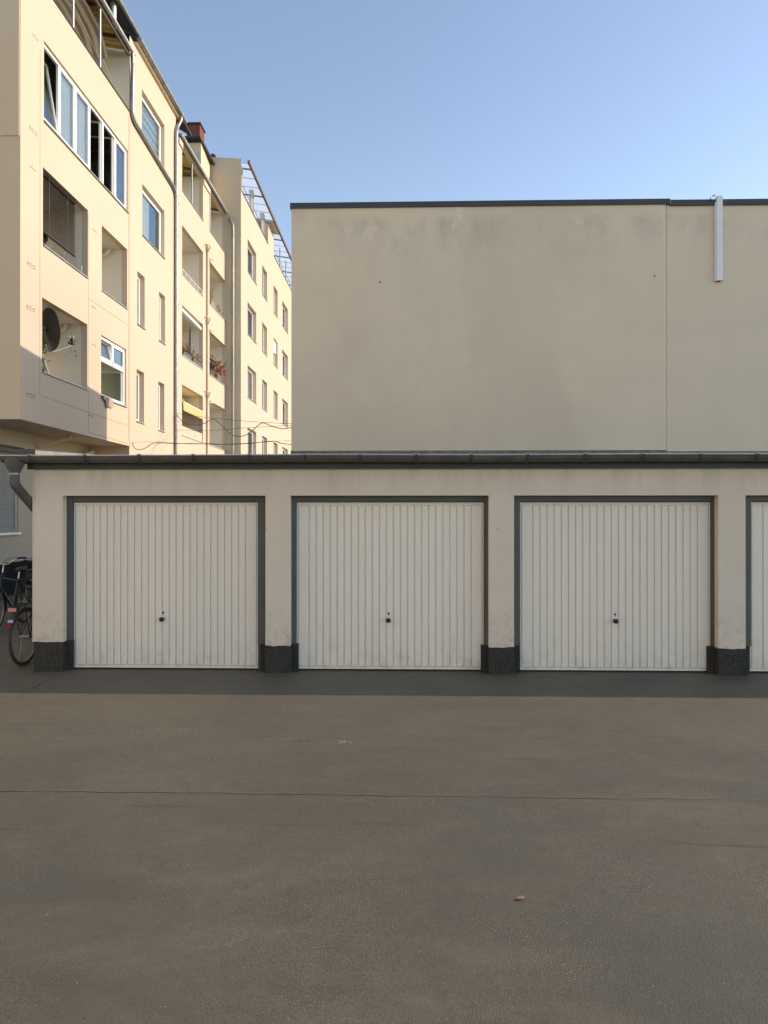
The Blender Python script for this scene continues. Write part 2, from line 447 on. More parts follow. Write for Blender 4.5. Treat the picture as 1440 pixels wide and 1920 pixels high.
# thin rendered edge strip of the side wall
box('corner_strip', 'garage', gar, GX0-.035, GX0-.004, .012, .05, .33, 2.3)
piers = [GX0] + [v for o in OPEN for v in o] + [GX1]
for i in range(0, len(piers), 2):
    a, b = piers[i], piers[i+1]; zt = .335 if i == 0 else .305 - .004*i/2
    m = MB(); rnd = random.Random(i)
    # rough dark plinth with a slightly uneven top edge
    n = 7; X = [a-.004+(b-a+.008)*k/n for k in range(n+1)]; Z = [zt+rnd.uniform(-.006, .006) for _ in X]
    for k in range(n):
        m.hexa([(X[k],-.016,GZ-.02),(X[k+1],-.016,GZ-.02),(X[k+1],.10,GZ-.02),(X[k],.10,GZ-.02),
                (X[k],-.012,Z[k]),(X[k+1],-.012,Z[k+1]),(X[k+1],.10,Z[k+1]),(X[k],.10,Z[k])])
    m.box(a-(.085 if i else 0), b+(.085 if i < 12 else 0), .1005, .135, GZ-.02, zt+.008)
    m.build('plinth', 'plinth', gar)
# door frames and doors
LW = 2.29; LH0, LH1 = GZ+.022, 2.036; DY = .16
def slat_mesh(name, wd):
    hgt = LH1-LH0-.05; m = MB()
    def ring(ix, iz, y): return [(ix,y,iz),(wd-ix,y,iz),(wd-ix,y,hgt-iz),(ix,y,hgt-iz)]
    rr = [ring(.0052, 0, 0), ring(.0080, .012, -.0155), ring(.0108, .016, -.0172)]
    for r in rr: m.v += r
    for k in range(2):
        for q in range(4):
            m.f.append((k*4+q, k*4+(q+1) % 4, k*4+4+(q+1) % 4, k*4+4+q))
    m.f.append((8, 9, 10, 11))
    me = bpy.data.meshes.new(name); me.from_pydata(m.v, [], m.f); me.update(); me.materials.append(M['door']); return me
W1 = .0862; WE = (LW-.03-23*W1)/2
SL, SE = slat_mesh('slat', W1), slat_mesh('slat_wide', WE)
knob = MB(); prof = [(.022, 0), (.022, -.012), (.012, -.02), (.012, -.035), (.026, -.042), (.03, -.055), (.026, -.068), (.008, -.072), (0, -.072)]
knob.sweep(prof, lambda k, p: (p[0]*math.cos(2*math.pi*k/16), p[1], p[0]*math.sin(2*math.pi*k/16)), 17)
knob_me = bpy.data.meshes.new('knob'); knob_me.from_pydata(knob.v, [], knob.f); knob_me.materials.append(M['black'])
for p in knob_me.polygons: p.use_smooth = True
for i, (a, b) in enumerate(OPEN):
    c = [-2.925, -.157, 2.575, 5.34, 8.05, 10.8][i]; x0, x1 = c-LW/2, c+LW/2
    fr = MB()
    fr.box(a, x0-.006, .105, .2, GZ+.33, TOPZ-.005); fr.box(x1+.006, b, .105, .2, GZ+.33, TOPZ-.005)
    fr.box(x0-.0055, x1+.0055, .112, .2, LH1+.010, TOPZ-.005)
    fr.box(a, x0-.006, .136, .2, GZ, GZ+.3295); fr.box(x1+.006, b, .136, .2, GZ, GZ+.3295)
    fr.build('door_frame', 'doorframe', gar)
    d = MB().box(x0, x1, DY, DY+.03, LH0, LH1)
    e = .012                                   # folded edge round the leaf
    d.box(x0, x0+e, DY-.019, DY-.0005, LH0, LH1); d.box(x1-e, x1, DY-.019, DY-.0005, LH0, LH1)
    d.box(x0+e, x1-e, DY-.019, DY-.0005, LH0, LH0+.018); d.box(x0+e, x1-e, DY-.019, DY-.0005, LH1-.014, LH1)
    door = d.build('garage_door', 'door', gar)
    x = x0+.015
    for k in range(25):
        edge = k in (0, 24); o = link('slat', SE if edge else SL, None, door)
        o.location = (x, DY-.0005+random.uniform(0, .0008), LH0+.024); x += WE if edge else W1
    hx, hz = c + [-.035, -.017, .0, 0, 0, 0][i], .60
    o = link('door_handle', knob_me, None, door); o.location = (hx, DY-.0165, hz); o.rotation_euler = (0, 0, 0)
    MB().box(hx-.028, hx+.028, DY-.0190, DY-.0160, hz-.045, hz+.035).build('escutcheon', 'door', door)
    kh = MB(); kh.disc((hx+.004, DY-.0180, hz+.078), (0, -1, 0), .013, 12); kh.box(hx-.001, hx+.009, DY-.0180, DY-.0160, hz+.052, hz+.076)
    kh.build('keyhole', 'black', door)
    box('door_gap', 'black', door, x0+.01, x1-.01, DY+.004, DY+.02, GZ+.001, LH0-.001)
# roof, fascia, gutter
def roof_z(y): return 2.585 + .052*y
m = MB()
m.hexa([(-4.62,-.10,2.50),(GX1+.1,-.10,2.50),(GX1+.1,5.99,2.86),(-4.62,5.99,2.86),
        (-4.62,-.10,roof_z(-.1)),(GX1+.1,-.10,roof_z(-.1)),(GX1+.1,5.99,roof_z(5.99)),(-4.62,5.99,roof_z(5.99))])
m.build('roof', 'felt', gar)
m = MB(); rnd = random.Random(5); x = -4.60                      # ragged felt edge above the gutter
while x < GX1:
    x2 = x+rnd.uniform(.05, .16); h = rnd.uniform(.018, .032)
    m.box(x, x2, -.085-rnd.uniform(0, .01), -.02, roof_z(-.1)+.001, roof_z(-.1)+h); x = x2+.0005
o = m.build('felt_edge', 'felt', gar); o['kind'] = 'stuff'
for a, b in ((-4.56, 4.52), (4.523, GX1+.08)):
    box('fascia', 'anthracite', gar, a, b, -.045, -.012, 2.437, 2.515)
# half-round gutter
m = MB(); gy, gz, gr = -.165, 2.587, .080
prof = [(gr*math.cos(t), gr*math.sin(t)) for t in [math.pi+math.pi*k/12 for k in range(13)]]
xsg = [-4.79, -3.0, -1.0, 1.0, 3.0, 5.0, 7.0, 9.0, GX1+.1]
m.sweep(prof, lambda k, p: (xsg[k], gy+p[0], gz+p[1]-.004*math.sin(xsg[k]*1.3)), len(xsg))
m.quad(*[(xsg[0], gy+p[0], gz+p[1]) for p in prof])
gut = m.build('gutter', 'gutter', gar, True)
m = MB().tube([(x, gy-gr-.006, gz+.002-.004*math.sin(x*1.3)) for x in xsg], .0085, 8)
m.build('gutter_bead', 'zinc_light', gut, True)
bx = -4.42
while bx < GX1:
    m = MB(); r2 = gr+.010; bw = .015
    pr = [(r2*math.cos(t), r2*math.sin(t)) for t in [math.pi+math.pi*k/10 for k in range(11)]]
    m.sweep(pr, lambda k, p: (bx+(k*2-1)*bw, gy+p[0], gz+p[1]-.004*math.sin(bx*1.3)), 2)
    m.box(bx-bw, bx+bw, gy-gr-.020, gy-gr+.006, gz-.014, gz+.003)
    m.build('gutter_bracket', 'anthracite', gut)
    MB().box(bx-.02, bx+.02, gy-gr-.024, gy-gr-.001, gz+.004, gz+.018).build('bracket_clip', 'zinc', gut)
    bx += .655 + random.uniform(-.012, .012)
# outlet funnel and swan-neck pipe at the left end
m = MB(); ox = -4.648
prof = [(.118, 2.575), (.120, 2.54), (.108, 2.47), (.066, 2.40), (.060, 2.37)]
m.sweep(prof, lambda k, p: (ox+p[0]*math.cos(2*math.pi*k/20), gy+0.75*p[0]*math.sin(2*math.pi*k/20)+.0, p[1]), 21)
dp = m.build('downpipe_funnel', 'gutter', gar, True)
m = MB().tube(smooth_path([(ox, gy, 2.40), (ox, gy, 2.29), (ox+.012, gy+.03, 2.22), (-4.555, .18, 1.93), (-4.552, .30, 1.80), (-4.552, .34, 1.6), (-4.552, .34, .0)], 6), .057, 16)
m.build('downpipe', 'gutter', gar, True)
m = MB().tube([(ox, gy, 2.385), (ox, gy, 2.365)], .063, 16); m.build('pipe_collar', 'zinc', gar, True)
# raised verge on the left edge of the roof, its inner face catches the sun
m = MB().hexa([(-4.64,-.10,2.56),(-4.44,-.10,2.56),(-4.44,5.98,2.86),(-4.64,5.98,2.86),
               (-4.64,-.10,2.672),(-4.44,-.10,2.665),(-4.44,5.98,2.98),(-4.64,5.98,2.985)])
m.build('roof_verge', 'zinc_light', gar)
box('verge_end', 'roofedge', gar, -4.65, -4.43, -.108, -.1005, 2.60, 2.678)

# ================================================================== TALL BLOCK BEHIND
WY = 6.0
blk = empty('rendered_block', 'windowless beige rendered block with dark coping behind the garages', 'building')
BX0, BXJ, BX1, BYB = -2.29, 5.36, 22.0, 11.4
m = MB()
def tz(y): return 8.19 - .085*(y-WY)
m.quad((BX0,WY,GZ),(BXJ-.006,WY,GZ),(BXJ-.006,WY,8.19),(BX0,WY,8.19))
m.quad((BXJ-.006,WY,GZ),(BXJ-.006,WY+.03,GZ),(BXJ-.006,WY+.03,8.19),(BXJ-.006,WY,8.19))
m.quad((BX0,WY,GZ),(BX0,WY,8.19),(BX0,BYB,tz(BYB)),(BX0,BYB,GZ))
m.quad((BX0,BYB,GZ),(BX0,BYB,tz(BYB)),(BX1,BYB,tz(BYB)),(BX1,BYB,GZ))
m.build('wall', 'tall', blk)
m = MB(); m.quad((BXJ+.005,WY+.014,GZ),(BX1,WY+.014,GZ),(BX1,WY+.014,8.17),(BXJ+.005,WY+.014,8.17))
m.quad((BX1,WY+.014,GZ),(BX1,BYB,GZ),(BX1,BYB,tz(BYB)),(BX1,WY+.014,8.17))
m.build('wall', 'tall', blk)
MB().quad((BXJ-.02,WY+.032,GZ),(BXJ+.03,WY+.032,GZ),(BXJ+.03,WY+.032,8.16),(BXJ-.02,WY+.032,8.16)).build('expansion_joint', 'joint_gap', blk)
MB().quad((BX0,WY+.02,8.19),(BX1,WY+.02,8.17),(BX1,BYB,tz(BYB)),(BX0,BYB,tz(BYB))).build('roof', 'felt', blk)
MB().box(BX0-.025, BXJ+.06, WY-.035, WY+.30, 8.178, 8.285).build('coping', 'anthracite', blk)
MB().box(BXJ+.062, BX1, WY-.030, WY+.30, 8.150, 8.262).build('coping', 'anthracite', blk)
MB().box(BXJ+.056, BXJ+.0615, WY-.045, WY-.036, 8.17, 8.288).build('coping_clip', 'zinc_light', blk)
m = MB().hexa([(BX0-.025,WY+.301,8.18),(BX0+.28,WY+.301,8.18),(BX0+.28,BYB+.03,tz(BYB)-.01),(BX0-.025,BYB+.03,tz(BYB)-.01),
               (BX0-.025,WY+.301,8.285),(BX0+.28,WY+.301,8.285),(BX0+.28,BYB+.03,tz(BYB)+.09),(BX0-.025,BYB+.03,tz(BYB)+.09)])
m.build('coping', 'anthracite', blk)
m = MB().box(BX0-.01, BXJ-.01, WY-.02, WY-.003, 2.9, 3.185); m.box(BX0-.012, BXJ-.01, WY-.028, WY-.0205, 3.165, 3.19)
m.build('base_flashing', 'flashing', blk)
m = MB().box(BXJ-.005, BX1, WY-.012, WY+.012, 2.9, 3.165); m.build('base_flashing', 'flashing', blk)
m = MB(); du0, du1 = 6.335, 6.448
m.box(du0, du1, WY-.085, WY-.004, 6.60, 8.31); duct = m.build('ventilation_duct', 'pvc', blk)
m = MB().box(du0+.012, du1-.03, WY-.072, WY-.02, 6.592, 6.5995); m.build('duct_mouth', 'black', duct)
box('duct_edge', 'pvc', duct, du0-.022, du0-.0005, WY-.045, WY-.004, 6.60, 8.2)
m = MB().sweep([(0, 0), (-.05, -.012), (-.085, -.05), (-.10, -.10)], lambda k, p: (du0-.0225+p[0], WY-.07+k*.06, 8.34+p[1]), 2); m.sweep([(0, 0), (-.05, -.03), (-.085, -.07), (-.10, -.12)], lambda k, p: (du0-.0225+p[0], WY-.07+k*.06, 8.33+p[1]), 2); m.build('duct_bracket', 'anthracite', duct)
for x, z in ((-.459, 6.65), (5.113, 6.732)):
    MB().sphere((x, WY-.004, z), .022, .008, .022).build('fixing_plug', 'mark', blk)

# ================================================================== APARTMENT BUILDINGS (left)
XA = -8.05
near = empty('apartment_building', 'nearest cream apartment building with overhanging bay and long strip window', 'building')
midb = empty('apartment_building', 'cream apartment building with stacked open loggias between two zinc downpipes', 'building')
far = empty('apartment_building', 'farthest cream apartment building with rows of small windows and steel canopy frames', 'building')

def window(parent, X, y0, y1, z0, z1, rec=.13, lights=1, transom=None, mat_cur=None, cur=(0, 1), fw=.065, skip=(), room='interior', sill=True, open_light=None, tilt_light=None):
    """casement window standing rec behind the face x = X; returns its frame"""
    F = X-rec; m = MB(); t = .055
    bars = [(y0, y0+fw, z0, z1), (y1-fw, y1, z0, z1)]
    dy = (y1-y0)/lights
    for k in range(1, lights): bars.append((y0+dy*k-fw*.55, y0+dy*k+fw*.55, (transom if transom and skip else z0)+fw+.0005, z1-fw-.0005))
    for a, b, c, d in bars: m.box(F-t, F, a, b, c, d)
    m.box(F-t, F, y0+fw+.0005, y1-fw-.0005, z0, z0+fw); m.box(F-t, F, y0+fw+.0005, y1-fw-.0005, z1-fw, z1)
    fr = m.build('window', 'pvc', parent)
    for k in range(lights):
        a = y0+dy*k+(fw if k == 0 else fw*.55); b = y0+dy*(k+1)-(fw if k == lights-1 else fw*.55); c, d = z0+fw, z1-fw
        if transom:
            tzv = transom; box('transom', 'pvc', fr, F-t-.001, F+.001, a+.0005-(fw*.55 if k else 0), b-.0005, tzv-fw*.6, tzv+fw*.6)
            segs = [(c, tzv-fw*.6), (tzv+fw*.6, d)]
        else: segs = [(c, d)]
        for si, (cc, dd) in enumerate(segs):
            key = (k, si)
            s = .035; cas = MB()
            cas.box(0, .05, 0, s, 0, dd-cc); cas.box(0, .05, b-a-s, b-a, 0, dd-cc)
            cas.box(0, .05, s+.0004, b-a-s-.0004, 0, s); cas.box(0, .05, s+.0004, b-a-s-.0004, dd-cc-s, dd-cc)
            pane = MB().box(.02, .026, s, b-a-s, s, dd-cc-s)
            if open_light and key in open_light:            # casement swung into the room on its far edge
                Mx = Matrix.Translation((F-.05, b, cc)) @ Matrix.Rotation(R(-open_light[key]), 4, 'Z') @ Matrix.Translation((0, -(b-a), 0))
            elif tilt_light and key in tilt_light:          # tilted in at the top
                Mx = Matrix.Translation((F-.05, a, cc)) @ Matrix.Rotation(R(-tilt_light[key]), 4, 'Y')
            else: Mx = Matrix.Translation((F-.052, a, cc))
            if key in skip: continue
            c_o = cas.xf(Mx).build('casement', 'pvc', fr); pane.xf(Mx).build('pane', 'glass', fr)
    if mat_cur:
        a = y0+(y1-y0)*cur[0]; b = y0+(y1-y0)*cur[1]; m = MB(); n = 24
        for k in range(n):
            u0, u1 = a+(b-a)*k/n, a+(b-a)*(k+1)/n
            w0 = .02*math.sin(k*2.1); w1 = .02*math.sin((k+1)*2.1)
            m.quad((F-.075+w0*.5,u0,z0),(F-.075+w1*.5,u1,z0),(F-.075+w1*.5,u1,z1),(F-.075+w0*.5,u0,z1))
        m.build('curtain', mat_cur, fr)
    I, Bk = X-rec-.056, X-rec-1.6; m = MB(); e = .25
    m.quad((Bk,y0-e,z0-.5),(Bk,y1+e,z0-.5),(Bk,y1+e,z1+.2),(Bk,y0-e,z1+.2))
    m.quad((I,y1+e,z0-.5),(I,y1+e,z1+.2),(Bk,y1+e,z1+.2),(Bk,y1+e,z0-.5)); m.quad((I,y0-e,z0-.5),(I,y0-e,z1+.2),(Bk,y0-e,z1+.2),(Bk,y0-e,z0-.5))
    m.quad((I,y0-e,z1+.2),(I,y1+e,z1+.2),(Bk,y1+e,z1+.2),(Bk,y0-e,z1+.2)); m.quad((I,y0-e,z0-.5),(I,y1+e,z0-.5),(Bk,y1+e,z0-.5),(Bk,y0-e,z0-.5))
    m.build('room', room, fr)
    if sill:
        m = MB().hexa([(F,y0-.02,z0-.03),(X+.04,y0-.02,z0-.045),(X+.04,y1+.02,z0-.045),(F,y1+.02,z0-.03),
                       (F,y0-.02,z0-.002),(X+.04,y0-.02,z0-.018),(X+.04,y1+.02,z0-.018),(F,y1+.02,z0-.002)])
        m.build('sill', 'zinc', fr)
    return fr

def loggia(parent, X, y0, y1, z0, z1, dep=1.35, th=.16, top=None, rail='zinc'):
    """room of an open loggia behind the opening; parapet top capped by a sheet-metal strip"""
    I, Bk = X-th, X-dep; f = z0-.9; m = MB(); op = top is not None; z1 = top if op else z1
    m.quad((Bk,y0,f),(Bk,y1,f),(Bk,y1,z1),(Bk,y0,z1))
    m.quad((I,y1,f),(I,y1,z1),(Bk,y1,z1),(Bk,y1,f)); m.quad((I,y0,f),(Bk,y0,f),(Bk,y0,z1),(I,y0,z1))
    
    if not op: m.quad((I,y0,z1),(Bk,y0,z1),(Bk,y1,z1),(I,y1,z1))
    m.quad((I,y0,f),(I,y1,f),(Bk,y1,f),(Bk,y0,f))
    lo = m.build('loggia', 'loggia', parent)
    box('parapet_cap', rail, lo, X-th-.02, X+.035, y0+.002, y1-.002, z0+.001, z0+.028)
    return lo

# --- near building ------------------------------------------------------
YA0, YA1, YB1, ZS, ZP = 6.18, 12.15, 16.42, 3.89, 13.73
XR = -9.25                                        # recessed ground floor
A1 = (7.16, 12.04, 10.74, 12.53); A2 = (7.12, 9.39, 7.90, 9.66); A3 = (10.23, 11.98, 7.86, 9.62); A4 = (7.09, 9.36, 5.05, 6.73); A5 = (10.19, 11.92, 5.03, 6.68)
Bw = [(13.14, 15.22, 13.53, 15.02), (13.18, 15.22, 10.54, 12.11), (12.78, 13.39, 7.68, 9.27), (14.70, 15.29, 7.65, 9.25), (12.72, 13.34, 4.72, 6.28), (14.63, 15.22, 4.68, 6.27)]
m = MB()
wall_x(m, XA, YA0, YA1, ZS, ZP, [A1, A2, A3, A4, A5])
wall_x(m, XA, YA1, YB1, GZ, 16.0, [h + (.24,) for h in Bw])
m.quad((XA,YA0,ZS),(XR-.2,YA0+.0,ZS),(XR-.2,YA1,ZS),(XA,YA1,ZS))       # soffit of the bay
m.quad((XA,YA1,GZ),(XA,YA1,ZS),(XR,YA1,ZS),(XR,YA1,GZ))                 # return under the bay
m.build('wall', 'cream', near)
m = MB(); m.quad((XA,YA0,ZS),(XA,YA0,ZP),(-19,YA0,ZP),(-19,YA0,ZS)); m.build('end_wall', 'cream_soft', near)
box('string_course', 'cream_soft', near, -19, XA-.02, YA0-.02, YA0-.001, 9.86, ZP-.01)
m = MB(); wall_x(m, XR, YA0, YA1, .75, ZS-.003, [(7.0, 8.30, 1.46, 3.30)], .1)
m.quad((XR,YA0,GZ),(XR,YA0,ZS-.003),(-19,YA0,ZS-.003),(-19,YA0,GZ))
m.build('ground_floor_wall', 'ground_floor', near)
box('plinth', 'plinth_dark', near, XR-.3, XR+.012, YA0, YA1-.002, GZ-.01, .75)
m = MB()                                                             # closed roller shutter, one slat row each
for k in range(30): m.box(XR-.07, XR-.055-.006*(k % 2), 7.05, 8.27, 1.49+k*.059, 1.49+k*.059+.052)
sh = m.build('roller_shutter', 'shutter', near); sh['kind'] = 'stuff'
box('shutter_rail', 'pvc', sh, XR-.09, XR-.04, 8.2705, 8.2995, 1.465, 3.3); box('shutter_sill', 'pvc', sh, XR-.06, XR+.06, 6.98, 8.34, 1.40, 1.455)
m = MB().sweep([(0, .0), (.10, .02), (.17, .09), (.18, .16)], lambda k, p: (XR+.002+p[0], 6.95+k*1.42, 3.50-p[1]), 2); m.build('shutter_hood', 'doorframe', near)
# roof and rear volume
m = MB(); m.quad((XA,YB1,GZ),(XA,YB1,16.0),(-19,YB1,16.0),(-19,YB1,GZ)); m.build('party_wall', 'cream_soft', near)
# top loggia behind the parapet of the bay
m = MB(); XB = -9.5
m.quad((XB,YA0,12.7),(XB,YA1,12.7),(XB,YA1,15.75),(XB,YA0,15.75)); m.quad((XA-.15,YA1-.001,12.8),(XA-.15,YA1-.001,15.7),(XB,YA1-.001,15.7),(XB,YA1-.001,12.8))
m.quad((XA-.001,YA1-.001,ZP),(XA-.001,YA1-.001,15.6),(XA-.151,YA1-.001,15.6),(XA-.151,YA1-.001,ZP))
m.quad((XA,YA0,12.75),(XA,YA1,12.75),(XB,YA1,12.75),(XB,YA0,12.75))
m.build('terrace', 'loggia', near)
box('parapet_cap', 'anthracite', near, XA-.18, XA+.03, YA0, YA1-.01, ZP+.001, ZP+.03)
for y in (6.95, 8.62, 10.17):
    m = MB().tube([(XA-.03, y, ZP+.02), (XA-.03, y, 15.46)], .03, 8); m.build('canopy_post', 'steel', near, True)
def canopy(parent, y0, y1, xo, zo, xi, zi, mat='corrugated'):
    m = MB(); n = int((y1-y0)/.0625)
    for k in range(n):
        u0, u1 = y0+(y1-y0)*k/n, y0+(y1-y0)*(k+1)/n; s0 = .012*math.sin(k*math.pi/2); s1 = .012*math.sin((k+1)*math.pi/2)
        m.quad((xo,u0,zo+s0),(xo,u1,zo+s1),(xi,u1,zi+s1),(xi,u0,zi+s0))
    ca = m.build('canopy', mat, parent)
    y = y0+.2
    while y < y1:
        m = MB().hexa([(xi,y,zi-.11),(xo,y,zo-.11),(xo,y+.06,zo-.11),(xi,y+.06,zi-.11),(xi,y,zi-.02),(xo,y,zo-.02),(xo,y+.06,zo-.02),(xi,y+.06,zi-.02)])
        m.build('rafter', 'rust_rail', ca); y += 1.25
    box('edge_beam', 'rust_rail', ca, xo-.07, xo-.01, y0, y1, zo-.12, zo-.015)
    return ca
def eave_gutter(parent, x, z, y0, y1, r=.075, mat='zinc', step=.9):
    m = MB(); pr = [(r*math.cos(t), r*math.sin(t)) for t in [math.pi+math.pi*k/10 for k in range(11)]]
    m.sweep(pr, lambda k, p: (x+p[0], y0+(y1-y0)*k, z+p[1]), 2)
    m.quad(*[(x+p[0], y0, z+p[1]) for p in pr]); m.quad(*[(x+p[0], y1, z+p[1]) for p in pr])
    gt = m.build('gutter', mat, parent, True)
    y = y0+.3
    while y < y1:
        m = MB(); q = [(a*1.06, b*1.06) for a, b in pr]
        m.sweep(q, lambda k, p: (x+p[0], y+k*.035, z+p[1]), 2); m.build('gutter_bracket', mat, gt); y += step
    return gt
canopy(near, YA0, YA1-.05, XA+.02, 15.50, XB, 15.78)
eave_gutter(near, XA+.09, 15.52, YA0, YA1+.12, .065, 'zinc_light')
# slate-clad attic set back behind the canopy, with its own eave
m = MB(); wall_x(m, -9.1, YA0, 13.6, 15.6, 17.05, []); m.quad((-9.1,13.6,15.6),(-9.1,13.6,17.05),(-14,13.6,17.05),(-14,13.6,15.6)); m.build('attic_wall', 'slate', near)
y = YA0+.02
while y < 13.5:                                                     # hung slates
    for r in range(6):
        z = 15.68+r*.23; o = (.0 if r % 2 else .14)
        if y+o+.26 < 13.6 and y > 10.5: MB().hexa([(-9.098,y+o,z),(-9.078,y+o,z),(-9.078,y+o+.268,z),(-9.098,y+o+.268,z),(-9.098,y+o,z+.25),(-9.092,y+o,z+.25),(-9.092,y+o+.268,z+.25),(-9.098,y+o+.268,z+.25)]).build('slate', 'slate', near)
    y += .28
box('attic_roof', 'roofedge', near, -14, -8.45, YA0-.1, 13.85, 17.08, 17.17)
eave_gutter(near, -8.40, 17.12, YA0, 13.8, .07, 'zinc')
m = MB().tube([(-8.62, 12.33, 15.9), (-8.62, 12.33, 19.0)], .10, 14); m.build('flue_pipe', 'zinc_light', near, True)
m = MB().tube(smooth_path([(-9.0, 12.0, 16.75), (-8.75, 12.9, 16.62), (-8.42, 13.5, 16.55), (-8.30, 13.62, 16.45), (-8.26, 13.65, 16.2)], 5), .06, 10); m.build('attic_downpipe', 'zinc', near, True)
# eave over the stair bay
m = MB().hexa([(XA+.12,YA1+.35,16.10),(XA+.12,18.0,16.10),(-12,18.0,18.6),(-12,YA1+.35,18.6),(XA+.12,YA1+.35,16.17),(XA+.12,18.0,16.17),(-12,18.0,18.68),(-12,YA1+.35,18.68)])
m.build('roof', 'slate', near)
box('eave_board', 'cream_soft', near, XA-.2, XA+.10, YA1+.36, YB1+.2, 16.001, 16.06)
eave_gutter(near, XA+.17, 16.13, YA1+.3, 17.0, .08)
# zinc downpipes
m = MB().tube(smooth_path([(XA+.12, 16.55, 16.1), (XA+.14, 16.55, 15.95), (XA+.07, 16.42, 15.65), (XA+.07, 16.28, 15.4), (XA+.07, 16.25, 15.1)], 5)+[(XA+.07, 16.25, .0)], .062, 12)
dpm = m.build('downpipe', 'zinc', near, True)
for z in (14.2, 11.9, 9.6, 7.3, 5.0): MB().tube([(XA+.07, 16.25, z), (XA+.07, 16.25, z+.05)], .07, 12).build('pipe_clip', 'zinc', dpm, True)
m = MB().tube(smooth_path([(XA+.10, 12.12, 15.45), (XA+.10, 12.13, 15.2), (XA+.09, 12.18, 15.0), (XA+.07, 12.19, 14.4), (XA+.07, 12.2, 13.75), (XA+.07, 12.4, 13.58)], 4)+[(XA+.07, 15.9, 13.30), (XA+.07, 16.18, 13.2), (XA+.07, 16.24, 13.0)], .058, 12)
m.build('sloping_downpipe', 'zinc', near, True)
# grooves outlining the bay panels and the small grilles
def groove(y0, z0, y1, z1, wd=.012):
    m = MB()
    if abs(y1-y0) < 1e-6: m.box(XA+.0005, XA+.003, y0-wd/2, y0+wd/2, z0, z1)
    else: m.hexa([(XA+.0005,y0,z0-wd/2),(XA+.003,y0,z0-wd/2),(XA+.003,y1,z1-wd/2),(XA+.0005,y1,z1-wd/2),(XA+.0005,y0,z0+wd/2),(XA+.003,y0,z0+wd/2),(XA+.003,y1,z1+wd/2),(XA+.0005,y1,z1+wd/2)])
    m.build('joint_line', 'groove', near)
groove(6.99, 4.54, 6.99, 12.2); groove(9.42, 4.0, 9.42, 9.6); groove(6.995, 4.53, 12.05, 4.47); groove(9.46, 7.42, 12.08, 7.42); groove(12.09, 4.1, 12.09, 13.6, .02); groove(9.45, 3.98, 12.05, 3.95); groove(12.16, 3.95, 12.16, 13.5, .015)
for y, z, s in ((6.76, 12.32, 0), (6.69, 10.24, 1), (6.65, 9.39, 0), (6.61, 7.28, 1), (6.59, 6.34, 1), (6.59, 4.46, 1), (9.77, 9.27, 0), (9.71, 7.25, 0), (9.75, 6.28, 0), (9.56, 4.41, 0)):
    m = MB(); a = .13; h = .045
    for k in range(5): m.box(XA+.0005, XA+.004, y-a+k*.058, y-a+k*.058+.026, z+.002, z+.002+h*(.5+.5*((k*7) % 3)/2))
    if s: m.box(XA+.0005, XA+.0035, y-a-.02, y+a+.04, z-h, z-h+.010); m.box(XA+.0005, XA+.0035, y-a-.02, y-a-.008, z-h+.0105, z+h+.01); m.box(XA+.0005, XA+.0035, y+a+.028, y+a+.04, z-h+.0105, z+h+.01)
    m.build('wall_grille', 'mark', near)['kind'] = 'stuff'
# windows of the near building
window(near, XA, A1[0], A1[1], A1[2], A1[3], .05, lights=6, mat_cur='curtain', cur=(.17, .49), open_light={(3, 0): 78, (4, 0): 78}, tilt_light={(0, 0): 9}, room='interior', fw=.08)
window(near, XA, A5[0], A5[1], A5[2], A5[3], .05, lights=2, transom=6.05, tilt_light={(0, 1): 10}, open_light={(1, 0): 80}, skip=((0, 0),), room='room_light', fw=.08)
window(near, XA, *Bw[0], .12, lights=1, mat_cur='roman', fw=.09)
window(near, XA, *Bw[1], .12, lights=1, mat_cur='curtain', cur=(.05, .55), fw=.09)
for h in Bw[2:]: window(near, XA, *h, .145, fw=.06)
for h in (A2, A3, A4):
    lo = loggia(near, XA, *h)
    if h is not A2:
        y1, z1 = h[1], h[3]
        MB().tube(smooth_path([(XA-1.3, y1-.09, z1-.22), (XA-.75, y1-.09, z1-.2), (XA-.6, y1-.09, z1-.17), (XA-.5, y1-.09, z1-.05), (XA-.48, y1-.09, z1)], 4), .05, 10).build('drain_pipe', 'loggia', lo, True)
MB().tube([(XR+.05, 9.2, 3.6), (XA-.4, 9.3, 3.84)], .05, 10).build('drain_pipe', 'cream_soft', near, True)
MB().tube([(XR+.03, 10.6, 3.35), (XR+.25, 11.9, 3.7)], .045, 10).build('drain_pipe', 'cream_soft', near, True)

# --- unseen house added left of the yard to bounce warm sun onto the garages ---
side = empty('apartment_building', 'unseen cream apartment house added left of the yard to bounce warm light', 'building')
XS = -11.5; Sw = [(y, y+1.5, z, z+1.45) for y in (-25, -19, -13, -7, -2.5) for z in (1.6, 4.6, 7.6, 10.6)]
m = MB(); wall_x(m, XS, -30, 1.5, GZ, 14.0, Sw)
m.quad((XS,1.5,GZ),(XS,1.5,14.0),(-20,1.5,14.0),(-20,1.5,GZ)); m.quad((XS,-30,GZ),(XS,-30,14.0),(-20,-30,14.0),(-20,-30,GZ))
m.build('wall', 'cream', side)
for h in Sw: window(side, XS, *h, .12, lights=2, mat_cur='curtain', cur=(.0, .35), fw=.07)
MB().hexa([(XS+.3,-30.3,13.95),(XS+.3,1.8,13.95),(-20,1.8,17.5),(-20,-30.3,17.5),(XS+.3,-30.3,14.1),(XS+.3,1.8,14.1),(-20,1.8,17.65),(-20,-30.3,17.65)]).build('roof', 'slate', side)

